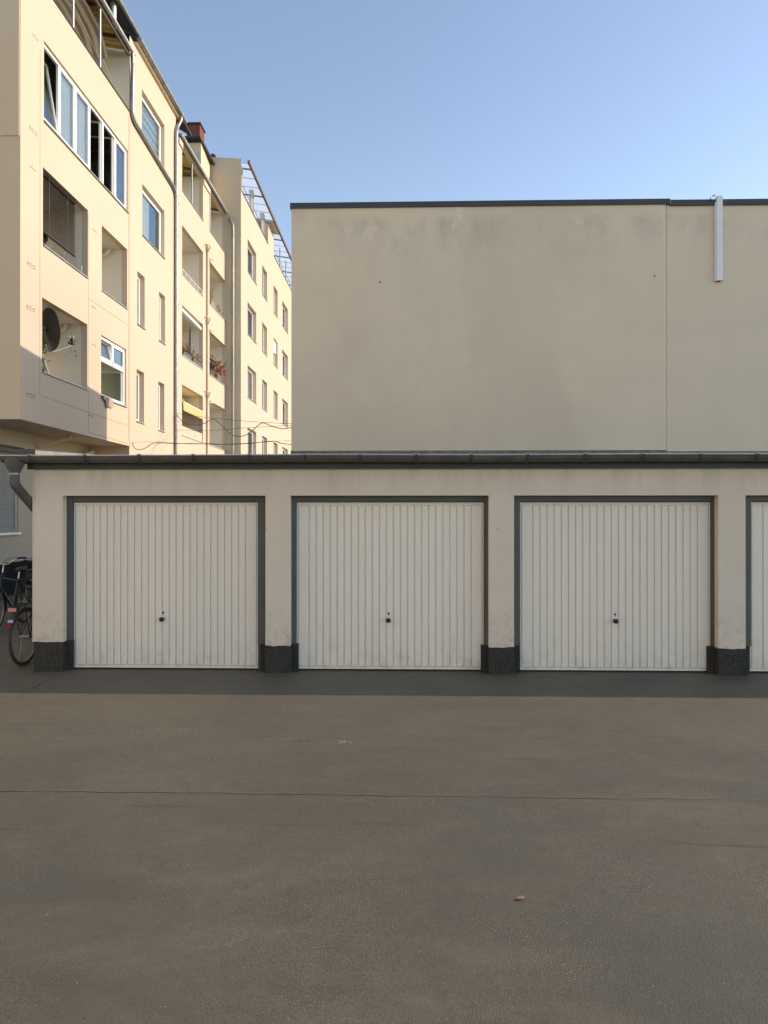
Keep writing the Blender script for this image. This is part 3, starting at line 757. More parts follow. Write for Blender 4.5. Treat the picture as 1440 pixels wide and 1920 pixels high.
# --- middle building ----------------------------------------------------
YC1 = 23.50
Cw = []
for (a, b) in ((17.14, 19.85), (20.83, YC1)):
    for c, d in ((13.69, 15.4199), (10.64, 12.44), (7.68, 9.52), (4.75, 6.62)): Cw.append((a, b, c, d))
m = MB(); wall_x(m, XA, YB1+.001, YC1, GZ, 15.42, Cw)
m.build('wall', 'cream', midb)
for h in Cw: loggia(midb, XA, *h, top=15.5 if h[2] > 13 else None, rail='zinc_light' if h[2] < 13 else 'zinc')
canopy(midb, YB1+.25, YC1-.1, XA+.02, 15.55, -9.5, 15.85)
eave_gutter(midb, XA+.08, 15.56, YB1+.3, YC1+.35, .065, 'zinc_light')
for y in (18.6, 21.2): MB().tube([(XA-.08, y, 13.70), (XA-.08, y, 15.45)], .03, 8).build('canopy_post', 'steel', midb, True)
for a, b in ((16.7, 17.12), (19.87, 20.8)): box('lintel_trim', 'cream', midb, XA+.001, XA+.05, a, b, 15.20, 15.41)
m = MB(); wall_x(m, -9.5, YB1, YC1, 15.6, 17.5, []); m.build('attic_wall', 'slate', midb)
box('attic_roof', 'roofedge', midb, -14, -9.35, YB1, YC1-.02, 17.5, 17.6)
# roof dormer with brick chimney
m = MB().box(-9.3, -8.72, 21.9, 23.3, 15.9, 17.98); m.build('dormer', 'cream_soft', midb)
m = MB().hexa([(-9.9,21.6,17.99),(-8.66,21.6,17.99),(-8.50,23.4,17.70),(-9.9,23.4,17.99),(-9.9,21.6,18.08),(-8.66,21.6,18.08),(-8.50,23.4,17.79),(-9.9,23.4,18.08)]); m.build('dormer_roof', 'slate', midb)
ch = MB().box(-9.37, -8.80, 22.0, 22.7, 18.085, 18.80).build('chimney', 'brick', midb)
MB().box(-9.42, -8.75, 21.95, 22.75, 18.801, 18.87).build('chimney_cap', 'slate', ch)
for k in range(3): MB().box(-9.36+k*.2, -9.22+k*.2, 22.1, 22.6, 18.871, 18.90).build('chimney_slab', 'slate', ch)
# tan pipe with overflow spouts between the loggias
px = MB().tube([(XA+.05, 20.35, 12.95), (XA+.05, 20.35, .0)], .05, 10).build('overflow_pipe', 'hook', midb, True)
for z in (12.8, 9.84, 6.82):
    MB().tube(smooth_path([(XA+.05, 20.33, z-.22), (XA+.14, 20.28, z-.06), (XA+.18, 20.24, z+.02), (XA+.10, 20.12, z+.05), (XA, 20.08, z+.05)], 4), .03, 8).build('spout', 'hook', px, True)
    MB().tube([(XA+.05, 20.4, z-.35), (XA+.12, 21.0, z-.28)], .03, 8).build('side_spout', 'hook', px, True)
for y, z in ((16.72, 13.0), (16.72, 11.9), (16.72, 9.4), (16.72, 7.0), (16.72, 5.2)): MB().sphere((XA+.004, y, z), .012, .035, .035, 8, 5).build('fixing_plug', 'mark', midb)
# --- far building -------------------------------------------------------
XD = -7.35; YD0, YD1 = 23.52, 52.0
m = MB(); m.quad((XD,YD0,GZ),(XD,YD0,18.05),(-16,YD0,18.6),(-16,YD0,GZ)); m.build('end_wall', 'tan_end', far)
Dw = []
rows = [(13.42, 14.94), (10.45, 11.95), (7.44, 8.96), (4.45, 5.99)]
for (a, b) in ((24.9, 26.9), (28.41, 29.75), (31.69, 33.0), (34.56, 36.73), (38.6, 40.6), (42.2, 43.5)):
    for c, d in rows: Dw.append((a, b, c, d))
m = MB(); wall_x(m, XD, YD0, YD1, GZ, 16.60, [h + (.26,) for h in Dw])
m.quad((XD,30.0,16.601),(XD,31.7,16.601),(XD,31.7,17.75),(XD,30.0,17.75))
m.quad((XD,30.0,16.601),(XD,30.0,17.75),(XD-.3,30.0,17.75),(XD-.3,30.0,16.601)); m.quad((XD,31.7,16.601),(XD-.3,31.7,16.601),(XD-.3,31.7,17.75),(XD,31.7,17.75))
m.build('wall', 'cream', far)
for i, h in enumerate(Dw):
    if h[0] > 37: continue
    cur = {2: 'rose_curtain', 1: 'curtain', 6: None, 12: 'curtain', 14: 'curtain'}.get(i)
    fr = window(far, XD, *h, .17, lights=2 if 34 < h[0] < 36 else 1, mat_cur=cur, cur=(0, 1) if i == 2 else (.1, .5), fw=.07)
    if i == 9:
        m = MB()
        for k in range(9): m.box(XD-.12, XD-.10, h[0]+.02, h[1]-.02, h[3]-.08*(k+1)+.004, h[3]-.08*k)
        m.build('roller_shutter', 'pvc', fr)['kind'] = 'stuff'
box('parapet_cap', 'anthracite', far, XD-.2, XD+.03, YD0+.1, 29.99, 16.601, 16.64); box('parapet_cap', 'anthracite', far, XD-.2, XD+.03, 31.72, YD1, 16.601, 16.64)
m = MB(); wall_x(m, XD-1.9, YD0+.02, YD1, 15.8, 18.3, []); m.quad((XD-.2,YD0+.02,16.5),(XD-.2,YD0+.02,17.9),(XD-1.9,YD0+.02,18.1),(XD-1.9,YD0+.02,16.5)); m.build('terrace_wall', 'loggia', far)
MB().quad((XD,YD0,16.0),(XD,YD1,16.0),(XD-1.9,YD1,16.0),(XD-1.9,YD0,16.0)).build('terrace_floor', 'loggia', far)
MB().hexa([(XD-1.9,YD0+.01,18.25),(-16,YD0+.01,18.6),(-16,YD1,18.6),(XD-1.9,YD1,18.25),(XD-1.9,YD0+.01,18.33),(-16,YD0+.01,18.7),(-16,YD1,18.7),(XD-1.9,YD1,18.33)]).build('roof', 'roofedge', far)
XO = -6.98; ZO, ZI = 17.88, 18.22
cf = box('canopy_rail', 'rust_rail', far, XO-.05, XO+.05, YD0-.1, 46, ZO-.09, ZO+.04)
MB().quad((XO-.05,YD0+.3,ZO+.03),(XO-.05,30.0,ZO+.03),(XD-1.9,30.0,ZI+.03),(XD-1.9,YD0+.3,ZI+.03)).build('canopy_sheet', 'clear', far)
MB().quad((XO-.05,31.7,ZO+.03),(XO-.05,46,ZO+.03),(XD-1.9,46,ZI+.03),(XD-1.9,31.7,ZI+.03)).build('canopy_sheet', 'clear', far)
MB().hexa([(XD-1.9,30.0,ZI-.1),(XO-.05,30.0,ZO-.1),(XO-.05,31.7,ZO-.1),(XD-1.9,31.7,ZI-.1),(XD-1.9,30.0,ZI+.03),(XO-.05,30.0,ZO+.02),(XO-.05,31.7,ZO+.02),(XD-1.9,31.7,ZI+.03)]).build('canopy_slab', 'drape', far)
y = 24.2; k = 0
while y < 45:
    if not 29.8 < y < 31.8:
        big = k % 3 == 0; r = .04 if big else .013
        MB().tube([(XO, y, ZO-.02), (XD-1.85, y, ZI-.02)], r, 6).build('canopy_bar', 'steel', far)
    y += .95; k += 1
for x in (XD-.5, XD-1.2): MB().tube([(x, YD0+.2, ZO+(ZI-ZO)*(XO-x)/2.2-.03), (x, 30.0, ZO+(ZI-ZO)*(XO-x)/2.2-.03)], .018, 6).build('canopy_bar', 'steel', far); MB().tube([(x, 31.7, ZO+(ZI-ZO)*(XO-x)/2.2-.03), (x, 46, ZO+(ZI-ZO)*(XO-x)/2.2-.03)], .018, 6).build('canopy_bar', 'steel', far)
for y in (26.6, 29.4, 34.2, 36.4): MB().tube([(XD-.08, y, 16.64), (XD-.08, y, 18.0)], .03, 8).build('canopy_post', 'steel', far, True)
m = MB().tube(smooth_path([(XA+.12, YC1+.33, 15.5), (XA+.18, YC1-.02, 15.3), (XD-.36, YC1-.08, 15.0), (XD-.34, YC1-.08, 14.6)], 5)+[(XD-.34, YC1-.08, 0)], .06, 10)
m.build('downpipe', 'zinc', far, True)
m = MB().tube([(-8.80, 24.2, 18.3), (-8.80, 24.2, 18.5)], .05, 10); m.tube([(-8.80, 24.2, 18.50), (-8.80, 24.2, 18.58)], .12, 12); m.build('roof_vent', 'slate', far, True)

# ================================================================== THINGS ON AND IN THE BUILDINGS
# satellite dish
ds = empty('satellite_dish', 'dark grey satellite dish on a balcony of the nearest building', 'satellite dish')
ax = Vector((.60, .78, .14)).normalized(); cD = Vector((-8.34, 7.80, 6.20)); a1 = ax.orthogonal().normalized(); b1 = ax.cross(a1)
m = MB(); prof = [(0.001, 0), (.12, .006), (.24, .025), (.34, .05), (.44, .078), (.50, .098), (.50, .108), (.44, .090), (.24, .037), (.001, .012)]
m.sweep(prof, lambda k, p: cD+(a1*math.cos(2*math.pi*k/32)+b1*math.sin(2*math.pi*k/32))*p[0]+ax*p[1], 33)
m.build('reflector', 'dish', ds, True)
dn = (Vector((0, 0, -1))-ax*ax.dot(Vector((0, 0, -1)))).normalized()
lnb = cD+ax*.62+dn*.28
MB().tube(smooth_path([cD-ax*.05+dn*.1, cD+dn*.47-ax*.02, cD+dn*.50+ax*.15, lnb+dn*.06], 5), .016, 8).build('feed_arm', 'zinc_light', ds, True)
m = MB().tube([lnb+dn*.05, lnb-dn*.10], .05, 10); m.tube([lnb-ax*.1, lnb+ax*.04], .03, 10); m.build('receiver', 'black', ds, True)
for s in (-.03, .03): MB().tube([lnb-dn*.10+ax*s, lnb-dn*.17+ax*s*1.8], .012, 6).build('receiver_clip', 'zinc_light', ds)
MB().tube([cD-ax*.03, cD-ax*.16+dn*.12, cD-ax*.18+dn*.5, Vector((-8.3, 7.9, 5.1))], .03, 8).build('mast', 'steel', ds, True)
MB().tube([cD-ax*.02, cD-ax*.10, cD-ax*.12+dn*.3], [.09, .07, .05], 6).build('back_bracket', 'steel', ds)

def leaves(name, mat, parent, pts, size, seed):
    rnd = random.Random(seed); m = MB()
    for p in pts:
        p = Vector(p); a = Vector((rnd.uniform(-1, 1), rnd.uniform(-1, 1), rnd.uniform(-1, 1))).normalized(); b = a.orthogonal().normalized()
        s = size*rnd.uniform(.6, 1.3); m.quad(p-a*s, p-b*s*.45, p+a*s, p+b*s*.45)
    return m.build(name, mat, parent)
def cloud(c, r, n, seed):
    rnd = random.Random(seed); return [(c[0]+rnd.gauss(0, r[0]), c[1]+rnd.gauss(0, r[1]), c[2]+rnd.gauss(0, r[2])) for _ in range(n)]
iv = empty('climbing_plant', 'green ivy hanging in the balcony beside the satellite dish', 'plant')
rnd = random.Random(3); pts = [(-8.35+rnd.gauss(0, .04), 7.62+rnd.gauss(0, .10), rnd.uniform(5.05, 6.0)) for _ in range(330)]
leaves('foliage', 'leaf', iv, pts, .045, 4); MB().tube([(-8.35, 7.62, 5.0), (-8.35, 7.6, 6.0)], .01, 6).build('stem', 'dry', iv)
tv = empty('hanging_vine', 'thin trailing vine hanging from the satellite dish arm', 'plant')
vp = [(-8.2, 8.75, 6.35), (-8.2, 8.8, 6.2), (-8.22, 8.85, 6.0), (-8.2, 8.83, 5.85)]
MB().tube(smooth_path(vp, 4), .006, 5).build('stem', 'dry', tv); leaves('foliage', 'leaf', tv, [(x+random.gauss(0, .03), y+random.gauss(0, .09), z+random.gauss(0, .05)) for x, y, z in smooth_path(vp, 5)], .05, 9)

# venetian blind in the second balcony
vb = empty('venetian_blind', 'dark brown venetian blind lowered in the second balcony from the bottom', 'blind')
m = MB(); bX = XA-.12; z = 9.62
while z > 8.36:
    m.hexa([(bX-.03,7.14,z-.012),(bX+.02,7.14,z-.03),(bX+.02,8.92,z-.03),(bX-.03,8.92,z-.012),(bX-.03,7.14,z-.009),(bX+.02,7.14,z-.027),(bX+.02,8.92,z-.027),(bX-.03,8.92,z-.009)]); z -= .042
m.build('slats', 'dark_blind', vb)['kind'] = 'stuff'; box('bottom_rail', 'dark_blind', vb, bX-.03, bX+.02, 7.13, 8.93, 8.30, 8.335)
for y in (7.6, 8.5): MB().tube([(bX+.025, y, 9.64), (bX+.025, y, 8.32)], .0015, 5).build('cord', 'zinc_light', vb)
box('head_rail', 'dark_blind', vb, bX-.04, bX+.03, 7.13, 8.93, 9.605, 9.65)
sp = empty('bird_spikes', 'thin spikes along the ledge below the venetian blind', 'spikes')
for k in range(9):
    y = 7.5+k*.2+random.uniform(-.06, .06); MB().tube([(XA-.02, y, 7.93), (XA-.02+random.uniform(-.03, .03), y+.02, 8.13)], .006, 5).build('spike', 'steel', sp)
hm = empty('hanging_helmet', 'dark round helmet hanging below the venetian blind', 'helmet')
MB().sphere((XA-.35, 7.78, 8.33), .12, .15, .1, 12, 8).build('shell', 'black', hm, True); MB().tube([(XA-.3, 7.75, 8.25), (XA-.3, 7.8, 8.12), (XA-.3, 7.85, 8.25)], .008, 5).build('strap', 'red', hm)

# striped sun cloth under the top canopy
sc = empty('sun_cloth', 'grey and beige striped cloth slung under the top canopy', 'awning')
m = MB(); ny, nx = 40, 16
def cl(i, j):
    y = YA0+.02+5.0*i/ny; x = XA-.25-1.15*j/nx; e = max(0, (y-10.3)/.9)
    return (x, y, 15.30+.0*j-.10*math.sin(math.pi*j/nx)-.03*math.sin(i*.8)-e*e*.55+.12*(j/nx))
for i in range(ny):
    for j in range(nx): m.quad(cl(i,j), cl(i+1,j), cl(i+1,j+1), cl(i,j+1))
m.build('cloth', 'awning_grey', sc, True)
for j in (2, 8, 14): MB().tube([cl(ny, j), (cl(ny, j)[0]+.1, 11.6, 14.35)], .006, 5).build('cord', 'zinc_light', sc)
cdl = MB().tube([(XA-.2, 7.0, 15.15), (XA-.2, 11.9, 13.95)], .006, 5).build('clothes_line', 'zinc_light'); tag(cdl, 'thin line strung across the top terrace of the nearest building', 'line')

# towel on the sill
m = MB(); n = 10
for k in range(n):
    u0, u1 = 10.22+.62*k/n, 10.22+.62*(k+1)/n; w0, w1 = .012*math.sin(k*1.9), .012*math.sin((k+1)*1.9)
    z0b = 4.80+.02*math.sin(k); z1b = 4.80+.02*math.sin(k+1)
    if k < 3: z0b += .16-.02*k; z1b += .16-.02*(k+1)
    m.quad((XA+.06+w0,u0,z0b),(XA+.06+w1,u1,z1b),(XA+.055+w1,u1,5.06),(XA+.055+w0,u0,5.06)); m.quad((XA+.055+w0,u0,5.06),(XA+.055+w1,u1,5.06),(XA-.06,u1,5.09),(XA-.06,u0,5.09))
tag(m.build('towel', 'towel', None, True), 'mauve towel hung over the sill of the open lower window', 'towel')

# yellow awning
aw = empty('awning', 'yellow striped awning with scalloped valance in the lowest loggia', 'awning')
m = MB(); y0, y1 = 17.2, 19.8
m.quad((XA-.75,y0,6.45),(XA-.75,y1,6.45),(XA+.02,y1,5.98),(XA+.02,y0,5.98)); m.build('cloth', 'awning_yellow', aw)
m = MB(); n = 26
for k in range(n):
    u0, u1 = y0+(y1-y0)*k/n, y0+(y1-y0)*(k+1)/n; w0 = .03*math.sin(k*1.7); w1 = .03*math.sin((k+1)*1.7); um = (u0+u1)/2
    m.quad((XA+.03,u0,5.98),(XA+.03,u1,5.98),(XA+.04+w1,u1,5.70),(XA+.04+(w0+w1)/2,um,5.66),(XA+.04+w0,u0,5.70))
m.build('valance', 'awning_yellow', aw); MB().tube([(XA+.02, y0, 5.99), (XA+.02, y1, 5.99)], .025, 8).build('front_bar', 'pvc', aw)
MB().tube([(XA-.75, y0, 6.47), (XA-.75, y1, 6.47)], .05, 8).build('roller', 'pvc', aw)
aw2 = empty('awning', 'rolled white awning at the top of the loggia with flower boxes', 'awning')
MB().hexa([(XA-.3,17.2,9.40),(XA-.02,17.2,9.36),(XA-.02,19.7,9.30),(XA-.3,19.7,9.38),(XA-.3,17.2,9.46),(XA-.02,17.2,9.43),(XA-.02,19.7,9.37),(XA-.3,19.7,9.46)]).build('cassette', 'pvc', aw2)
MB().quad((XA-.018,17.2,9.36),(XA-.018,19.7,9.30),(XA-.012,19.7,9.24),(XA-.012,17.2,9.30)).build('valance', 'drape', aw2)
fp = empty('folded_parasol', 'folded dark parasol standing in the loggia with flower boxes', 'parasol')
MB().tube([(XA-.35, 19.3, 7.0), (XA-.35, 19.3, 9.3)], [.02, .02], 8).build('pole', 'steel', fp); MB().tube([(XA-.35, 19.3, 7.6), (XA-.35, 19.3, 8.2), (XA-.35, 19.3, 9.2)], [.10, .08, .04], 8).build('canopy', 'doorframe', fp)
# balcony plants
def flowerbox(label, y0, y1, z, mats, seed, h=.16):
    t = empty('flower_box', label, 'flower box'); m = MB()
    m.hexa([(XA-.10,y0,z),(XA+.02,y0,z),(XA+.02,y1,z),(XA-.10,y1,z),(XA-.13,y0-.01,z+.16),(XA+.04,y0-.01,z+.16),(XA+.04,y1+.01,z+.16),(XA-.13,y1+.01,z+.16)]); m.build('trough', 'doorframe', t)
    for i, mt in enumerate(mats):
        rnd = random.Random(seed+i); p = [(XA-.04+rnd.gauss(0, .07), rnd.uniform(y0, y1), z+.16+abs(rnd.gauss(0, h))) for _ in range(110)]
        leaves('foliage', mt, t, p, .05, seed+i)
flowerbox('flower box of rust red plants on the middle loggia ledge, nearer one', 17.25, 18.2, 7.71, ('terracotta', 'dark_leaf'), 11)
flowerbox('flower box of rust red plants on the middle loggia ledge, farther one', 18.45, 19.45, 7.71, ('terracotta', 'dry'), 21, .12)
pl = empty('potted_plant', 'large rust red spiky plant in a pot on a loggia ledge', 'plant')
MB().sweep([(.10, 7.71), (.14, 7.95), (.15, 7.97)], lambda k, p: (XA-.08+p[0]*math.cos(2*math.pi*k/14), 22.3+p[0]*math.sin(2*math.pi*k/14), p[1]), 15).build('pot', 'dry', pl)
leaves('foliage', 'terracotta', pl, cloud((XA-.05, 22.2, 8.28), (.14, .42, .18), 170, 5), .10, 6)
p2 = empty('potted_plant', 'dark bushy plant beside the spiky rust red plant', 'plant')
MB().sweep([(.10, 7.71), (.14, 7.93)], lambda k, p: (XA-.08+p[0]*math.cos(2*math.pi*k/14), 21.15+p[0]*math.sin(2*math.pi*k/14), p[1]), 15).build('pot', 'doorframe', p2)
leaves('foliage', 'dark_leaf', p2, cloud((XA-.08, 21.15, 8.15), (.1, .22, .14), 110, 8), .08, 7)
p3 = empty('potted_plant', 'dry twiggy plant in a wooden box on an upper loggia ledge', 'plant')
MB().box(XA-.16, XA+.02, 21.0, 21.7, 10.67, 10.9).build('box', 'dry', p3)
for k in range(14): y = 21.1+random.random()*.6; MB().tube([(XA-.07, y, 10.9), (XA-.07+random.uniform(-.1, .1), y+random.uniform(-.3, .3), 11.2+random.random()*.45)], .012, 5).build('twig', 'dry', p3)
leaves('foliage', 'leaf', p3, cloud((XA-.05, 22.2, 10.8), (.06, .3, .08), 70, 18), .05, 17)
# white ledge rail in the loggia above
rl = empty('ledge_rail', 'low white rail on the ledge of an upper loggia', 'railing')
for z in (10.70, 10.86): MB().tube([(XA-.02, 17.2, z), (XA-.02, 19.8, z)], .015, 6).build('bar', 'pvc', rl)
for k in range(6): MB().tube([(XA-.02, 17.2+k*.52, 10.67), (XA-.02, 17.2+k*.52, 10.86)], .012, 6).build('post', 'pvc', rl)
for k in range(3): MB().box(XA-.06, XA-.03, 17.06+k*.93, 17.97+k*.93, 4.78, 5.12).build('ledge_panel', 'cream', midb)
# drapes on the far terrace
for i, (y, lab) in enumerate(((24.1, 'gathered grey curtain at the near end of the far terrace'), (26.5, 'gathered grey curtain at the middle post of the far terrace'), (29.2, 'gathered grey curtain at the last post of the far terrace'))):
    m = MB(); n = 14
    for k in range(n):
        for j in range(6):
            def q(k, j):
                t = k/n*2*math.pi; r = (.16+.05*math.sin(k*2.6))*(1-.35*math.sin(math.pi*j/6)); return (XD-.15+r*.6*math.cos(t), y+r*math.sin(t), 16.2+1.75*j/6)
            m.quad(q(k,j), q(k+1,j), q(k+1,j+1), q(k,j+1))
    tag(m.build('curtain', 'drape', None, True), lab, 'curtain', 'curtains on the far terrace')

# overhead cables
def cable(name, label, pts, r, sm=True):
    o = MB().tube(smooth_path(pts, 5) if sm else pts, r, 6).build(name, 'cable', None, True); tag(o, label, 'cable', 'overhead cables between the buildings')
ext = [(-2.6, 11.30, 4.36), (-2.30, 11.38, 4.35)]
cable('overhead_cable', 'thick dark cable hanging in loops from the upper wire', [(-8.0, 16.3, 5.44), (-7.6, 15.93, 5.05), (-7.03, 15.4, 4.91), (-6.59, 14.99, 4.93), (-6.23, 14.65, 5.01), (-5.88, 14.33, 4.77), (-5.54, 14.02, 4.48), (-5.19, 13.69, 4.33), (-4.79, 13.31, 4.36), (-4.48, 13.03, 4.54), (-4.23, 12.79, 4.64), (-3.89, 12.48, 4.5), (-3.51, 12.12, 4.38), (-3.23, 11.87, 4.38)]+ext, .012)
cable('overhead_wire', 'straight upper wire carrying the looped cable', [(-8.0, 16.3, 5.44), (-6.23, 14.65, 5.04), (-4.24, 12.8, 4.66), (-2.3, 11.38, 4.40)], .007)
cable('overhead_wire', 'thin straight wire below the looped cable', [(-8.0, 16.3, 4.85), (-6.23, 14.65, 4.64), (-4.48, 13.03, 4.54), (-2.3, 11.38, 4.42)], .006)
cable('overhead_cable', 'dark cable sagging just above the garage roof', [(-8.0, 12.24, 4.01), (-7.89, 12.14, 3.83), (-7.69, 12.03, 3.77), (-7.44, 11.88, 3.82), (-7.14, 11.72, 3.94), (-6.39, 11.29, 3.87), (-5.49, 10.79, 3.83), (-4.8, 10.4, 3.76), (-3.98, 9.94, 3.74), (-3.32, 9.57, 3.76), (-3.05, 9.42, 3.68), (-2.31, 9.0, 3.58)], .010)
cable('overhead_wire', 'thin wire beside the low sagging cable', [(-8.0, 12.24, 4.01), (-6.95, 11.61, 3.95), (-5.14, 10.59, 3.77), (-2.31, 9.0, 3.75)], .004)

# ================================================================== BICYCLES
def bicycle(name, label, paint, tyre, loc, rotz, lean=0, swept=True, basket=False, mark=False):
    t = empty(name, label, 'bicycle', 'bicycles parked beside the garages')
    RW = .345
    def wheel(x):
        w = MB().tube([(x+RW*math.cos(2*math.pi*k/40), 0, RW+.01+RW*math.sin(2*math.pi*k/40)) for k in range(40)], .019, 8, True).build('tyre', tyre, None, True)
        rim = MB().tube([(x+(RW-.028)*math.cos(2*math.pi*k/40), 0, RW+.01+(RW-.028)*math.sin(2*math.pi*k/40)) for k in range(40)], .012, 6, True).build('wheel', 'steel', t, True)
        w.parent = rim; m = MB()
        for k in range(28):
            a = 2*math.pi*k/28; s = .028 if k % 2 else -.028; b = a+(.5 if k % 4 < 2 else -.5)
            m.tube([(x+.02*math.cos(b), s, RW+.01+.02*math.sin(b)), (x+(RW-.03)*math.cos(a), 0, RW+.01+(RW-.03)*math.sin(a))], .0011, 3, False, False)
        m.build('spokes', 'chrome', rim)
        MB().tube([(x, -.06, RW+.01), (x, .06, RW+.01)], .022, 10).build('hub', 'steel', rim, True)
        m = MB(); a0, a1 = (R(15), R(158)) if x == 0 else (R(40), R(190))
        m.sweep([(-.03, -.012), (-.018, .004), (.018, .004), (.03, -.012)], lambda k, p: (x+(RW+.035+p[1])*math.cos(a0+(a1-a0)*k/20), p[0], RW+.01+(RW+.035+p[1])*math.sin(a0+(a1-a0)*k/20)), 21)
        m.build('mudguard', 'black', t, True)
    wheel(0.); wheel(1.09)
    hub = Vector((0, 0, .355)); bb = Vector((.45, 0, .29)); st = Vector((.29, 0, .80)); ht = Vector((.86, 0, .92)); hb = Vector((.91, 0, .72)); fh = Vector((1.09, 0, .355))
    m = MB(); m.tube([bb, st], .016, 10); m.tube([st-Vector((0, 0, .05)), ht-Vector((0, 0, .06))], .015, 10); m.tube([bb, hb], .019, 10); m.tube([hb-Vector((-.01, 0, .03)), ht+Vector((-.008, 0, .03))], .02, 10)
    for s in (-1, 1): m.tube([bb+Vector((0, s*.03, 0)), hub+Vector((0, s*.06, 0))], .010, 8); m.tube([st+Vector((0, s*.02, -.04)), hub+Vector((0, s*.06, 0))], .009, 8)
    fr = m.build('frame', paint, t, True)
    if mark:
        m = MB()
        for k in range(9):
            p = bb.lerp(hb, .28+k*.06)
            for s in (-1, 1): m.box(p.x-.014, p.x+.010, s*.0205-.001, s*.0205+.001, p.z-.008, p.z+.012-.004*(k % 3))
        m.build('lettering', 'white_mark', fr)
    m = MB(); m.tube([hb, hb+Vector((.02, 0, -.05))], .02, 10)
    for s in (-1, 1): m.tube(smooth_path([hb+Vector((.02, s*.03, -.04)), hb+Vector((.07, s*.045, -.18)), fh+Vector((0, s*.05, 0))], 4), .012, 8)
    m.build('fork', paint, t, True)
    m = MB(); top = ht+Vector((-.03, 0, .17)); m.tube([ht, top], .013, 10)
    if swept: pts = lambda s: [top, top+Vector((.03, s*.08, .0)), top+Vector((.05, s*.16, .05)), top+Vector((.03, s*.23, .075)), top+Vector((-.06, s*.29, .07)), top+Vector((-.19, s*.33, .04))]
    else: pts = lambda s: [top, top+Vector((.0, s*.15, .01)), top+Vector((-.02, s*.30, .0))]
    for s in (-1, 1): m.tube(smooth_path(pts(s), 5), .012, 8)
    hbr = m.build('handlebar', 'chrome', t, True)
    for s in (-1, 1):
        p = [Vector(q) for q in smooth_path(pts(s), 5)]; MB().tube(p[-6:]+[p[-1]+(p[-1]-p[-2])*.3], .018, 8).build('grip', 'black', hbr, True)
        MB().tube(smooth_path([p[-9], p[-9]+Vector((.1, -s*.05, .05)), p[-9]+Vector((.12, -s*.2, -.06)), hb], 5), .004, 5).build('brake_cable', 'black', hbr)
    MB().tube([st, st+Vector((-.03, 0, .12))], .013, 8).build('seat_post', 'chrome', t, True)
    m = MB(); sp_ = st+Vector((-.04, 0, .15))
    ring = []
    for x, wd, h in ((-.14, .02, .02), (-.12, .085, .035), (-.05, .10, .035), (.03, .06, .028), (.09, .03, .024), (.14, .018, .016), (.15, .004, .0)):
        ring.append([(sp_.x+x, wd*math.cos(a), sp_.z+h*(math.sin(a) if math.sin(a) > 0 else .9*math.sin(a))+(.02 if x < -.1 else 0)) for a in [2*math.pi*k/12 for k in range(12)]])
    for r in ring: m.v += r
    for k in range(len(ring)-1):
        for q in range(12): m.f.append((k*12+q, k*12+(q+1) % 12, k*12+12+(q+1) % 12, k*12+12+q))
    m.f.append(tuple(range(12))); m.build('saddle', 'leather', t, True)
    m = MB()
    for y in (-.06, 0, .06): m.tube([(-.30, y, .77), (.18, y, .77)], .006, 6)
    for x in (-.30, -.1, .18): m.tube([(x, -.06, .77), (x, .06, .77)], .006, 6)
    for s in (-1, 1): m.tube([(0, s*.065, .36), (-.12, s*.06, .77)], .006, 6); m.tube([(0, s*.065, .36), (.1, s*.06, .77)], .006, 6)
    m.build('carrier', 'black', t)
    MB().box(-.315, -.303, -.05, .05, .715, .762).build('reflector', 'rose', t)
    tl = MB().box(-.380, -.355, -.02, .02, .525, .57).build('tail_light', 'red', t)
    MB().box(-.352, -.332, -.03, .03, .585, .62).build('guard_mark', 'white_mark', t)
    MB().tube([bb+Vector((0, .05, 0)), bb+Vector((.001, .056, 0))], .10, 20).build('chainring', 'black', t)
    m = MB(); m.tube([bb+Vector((0, .07, 0)), bb+Vector((.12, .08, -.11))], .009, 6); m.tube([bb+Vector((0, -.07, 0)), bb+Vector((-.12, -.08, .11))], .009, 6); m.build('crank', 'steel', t)
    for s in (1, -1): MB().box(bb.x+s*.12-.045, bb.x+s*.12+.045, s*.08 if s > 0 else -.17, .17 if s > 0 else -.08, bb.z-s*.11-.012, bb.z-s*.11+.012).build('pedal', 'black', t)
    MB().tube([(.02, .09, .345), (.13, .13, .02)], .009, 6).build('kickstand', 'steel', t)
    if basket:
        m = MB(); m.hexa([(1.0,-.14,.86),(1.2,-.14,.86),(1.2,.14,.86),(1.0,.14,.86),(.98,-.17,1.06),(1.24,-.17,1.06),(1.24,.17,1.06),(.98,.17,1.06)]); m.build('basket', 'black', t)
    t.location = (loc[0], loc[1], GZ); t.rotation_euler = (R(lean), 0, R(rotz))
    return t
bicycle('bicycle', 'black city bicycle with brown tyres and red tail light beside garage corner', 'bike_black', 'brown_rubber', (-4.82, .38), 90, 1)
bicycle('bicycle', 'black bicycle with silver swept handlebar at the left edge', 'bike_black', 'rubber', (-6.70, 3.86), -86, -2, True, False, True)
bicycle('bicycle', 'red bicycle half hidden behind the garage corner', 'red_paint', 'rubber', (-5.05, 1.75), 80, 3, True)
bicycle('bicycle', 'black bicycle farthest back by the dark house plinth', 'bike_black', 'rubber', (-7.3, 5.2), -60, -3, False, True)
bn = empty('storage_bin', 'dark teal bin behind the parked bicycles', 'bin')
MB().hexa([(-6.9,4.4,GZ),(-6.35,4.4,GZ),(-6.35,5.0,GZ),(-6.9,5.0,GZ),(-6.95,4.35,.92),(-6.3,4.35,.92),(-6.3,5.05,.92),(-6.95,5.05,.92)]).build('body', 'teal', bn)
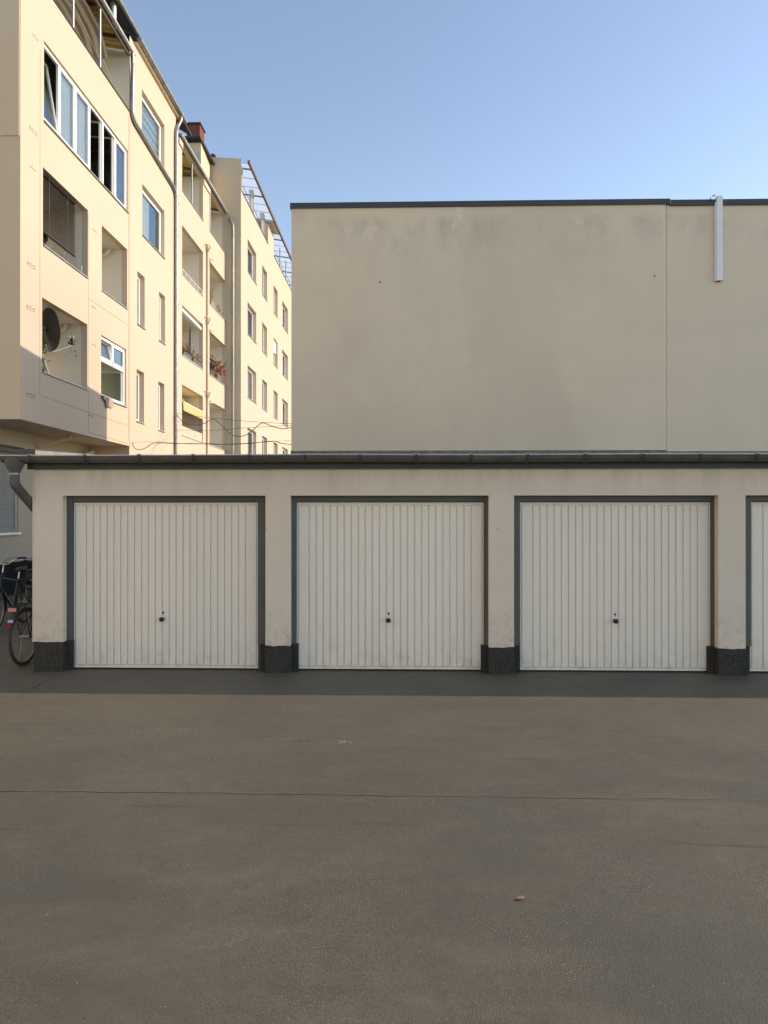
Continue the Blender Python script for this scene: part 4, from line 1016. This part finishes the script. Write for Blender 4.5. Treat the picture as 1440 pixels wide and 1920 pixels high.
MB().hexa([(-6.97,4.33,.921),(-6.28,4.33,.921),(-6.28,5.07,.921),(-6.97,5.07,.921),(-6.9,4.4,.98),(-6.35,4.4,.98),(-6.35,5.0,1.0),(-6.9,5.0,1.0)]).build('lid', 'teal', bn)

# ================================================================== SMALL THINGS ON THE ASPHALT
m = MB(); n = 9
for k in range(n-1):
    def lf(k, s):
        t = k/(n-1); wd = .011*math.sin(math.pi*t)**.8; return (.59-.026+.052*t, -4.99+s*wd, GZ+.003+.005*math.sin(math.pi*t)+.004*abs(s)+.003*t)
    m.quad(lf(k,-1), lf(k+1,-1), lf(k+1,0), lf(k,0)); m.quad(lf(k,0), lf(k+1,0), lf(k+1,1), lf(k,1))
tag(m.build('fallen_leaf', 'brown_leaf', None, True), 'single dry brown leaf lying on the asphalt', 'leaf')
def crumbs(name, label, mat, spots, seed):
    rnd = random.Random(seed); m = MB()
    for (x, y, rx, ry, n, s) in spots:
        for _ in range(n):
            cx, cy = x+rnd.gauss(0, rx), y+rnd.gauss(0, ry); q = s*rnd.uniform(.4, 1.4); a = rnd.random()*6.28
            p = [(cx+q*math.cos(a+t)*rnd.uniform(.6, 1.2), cy+q*math.sin(a+t)*rnd.uniform(.6, 1.2)) for t in (0, 1.5, 3.1, 4.6)]
            m.hexa([(u, v, GZ+.001) for u, v in p]+[(u*.6+cx*.4, v*.6+cy*.4, GZ+.001+q*.6) for u, v in p])
    tag(m.build(name, mat), label, 'crumbs', None, 'stuff')
crumbs('white_crumbs', 'scattered white crumbs on the sunlit asphalt', 'chalk', [(-2.25, -2.34, .06, .03, 24, .0035), (-1.95, -2.28, .08, .02, 20, .004), (-.49, -2.58, .035, .025, 40, .0045), (-1.5, -2.6, 1.2, .9, 60, .003), (1.5, -3.2, 1.6, 1.2, 80, .003), (0, -5, 1.4, .8, 60, .0025)], 31)
crumbs('dark_grit', 'scattered dark grit on the asphalt', 'grit', [(-.86, -2.56, .03, .01, 10, .005), (0, -3.5, 2., 1.2, 50, .003), (-3, -.06, 1.2, .03, 60, .004), (0, -.06, 1.2, .03, 60, .004), (3, -.06, 1.2, .03, 60, .004)], 32)
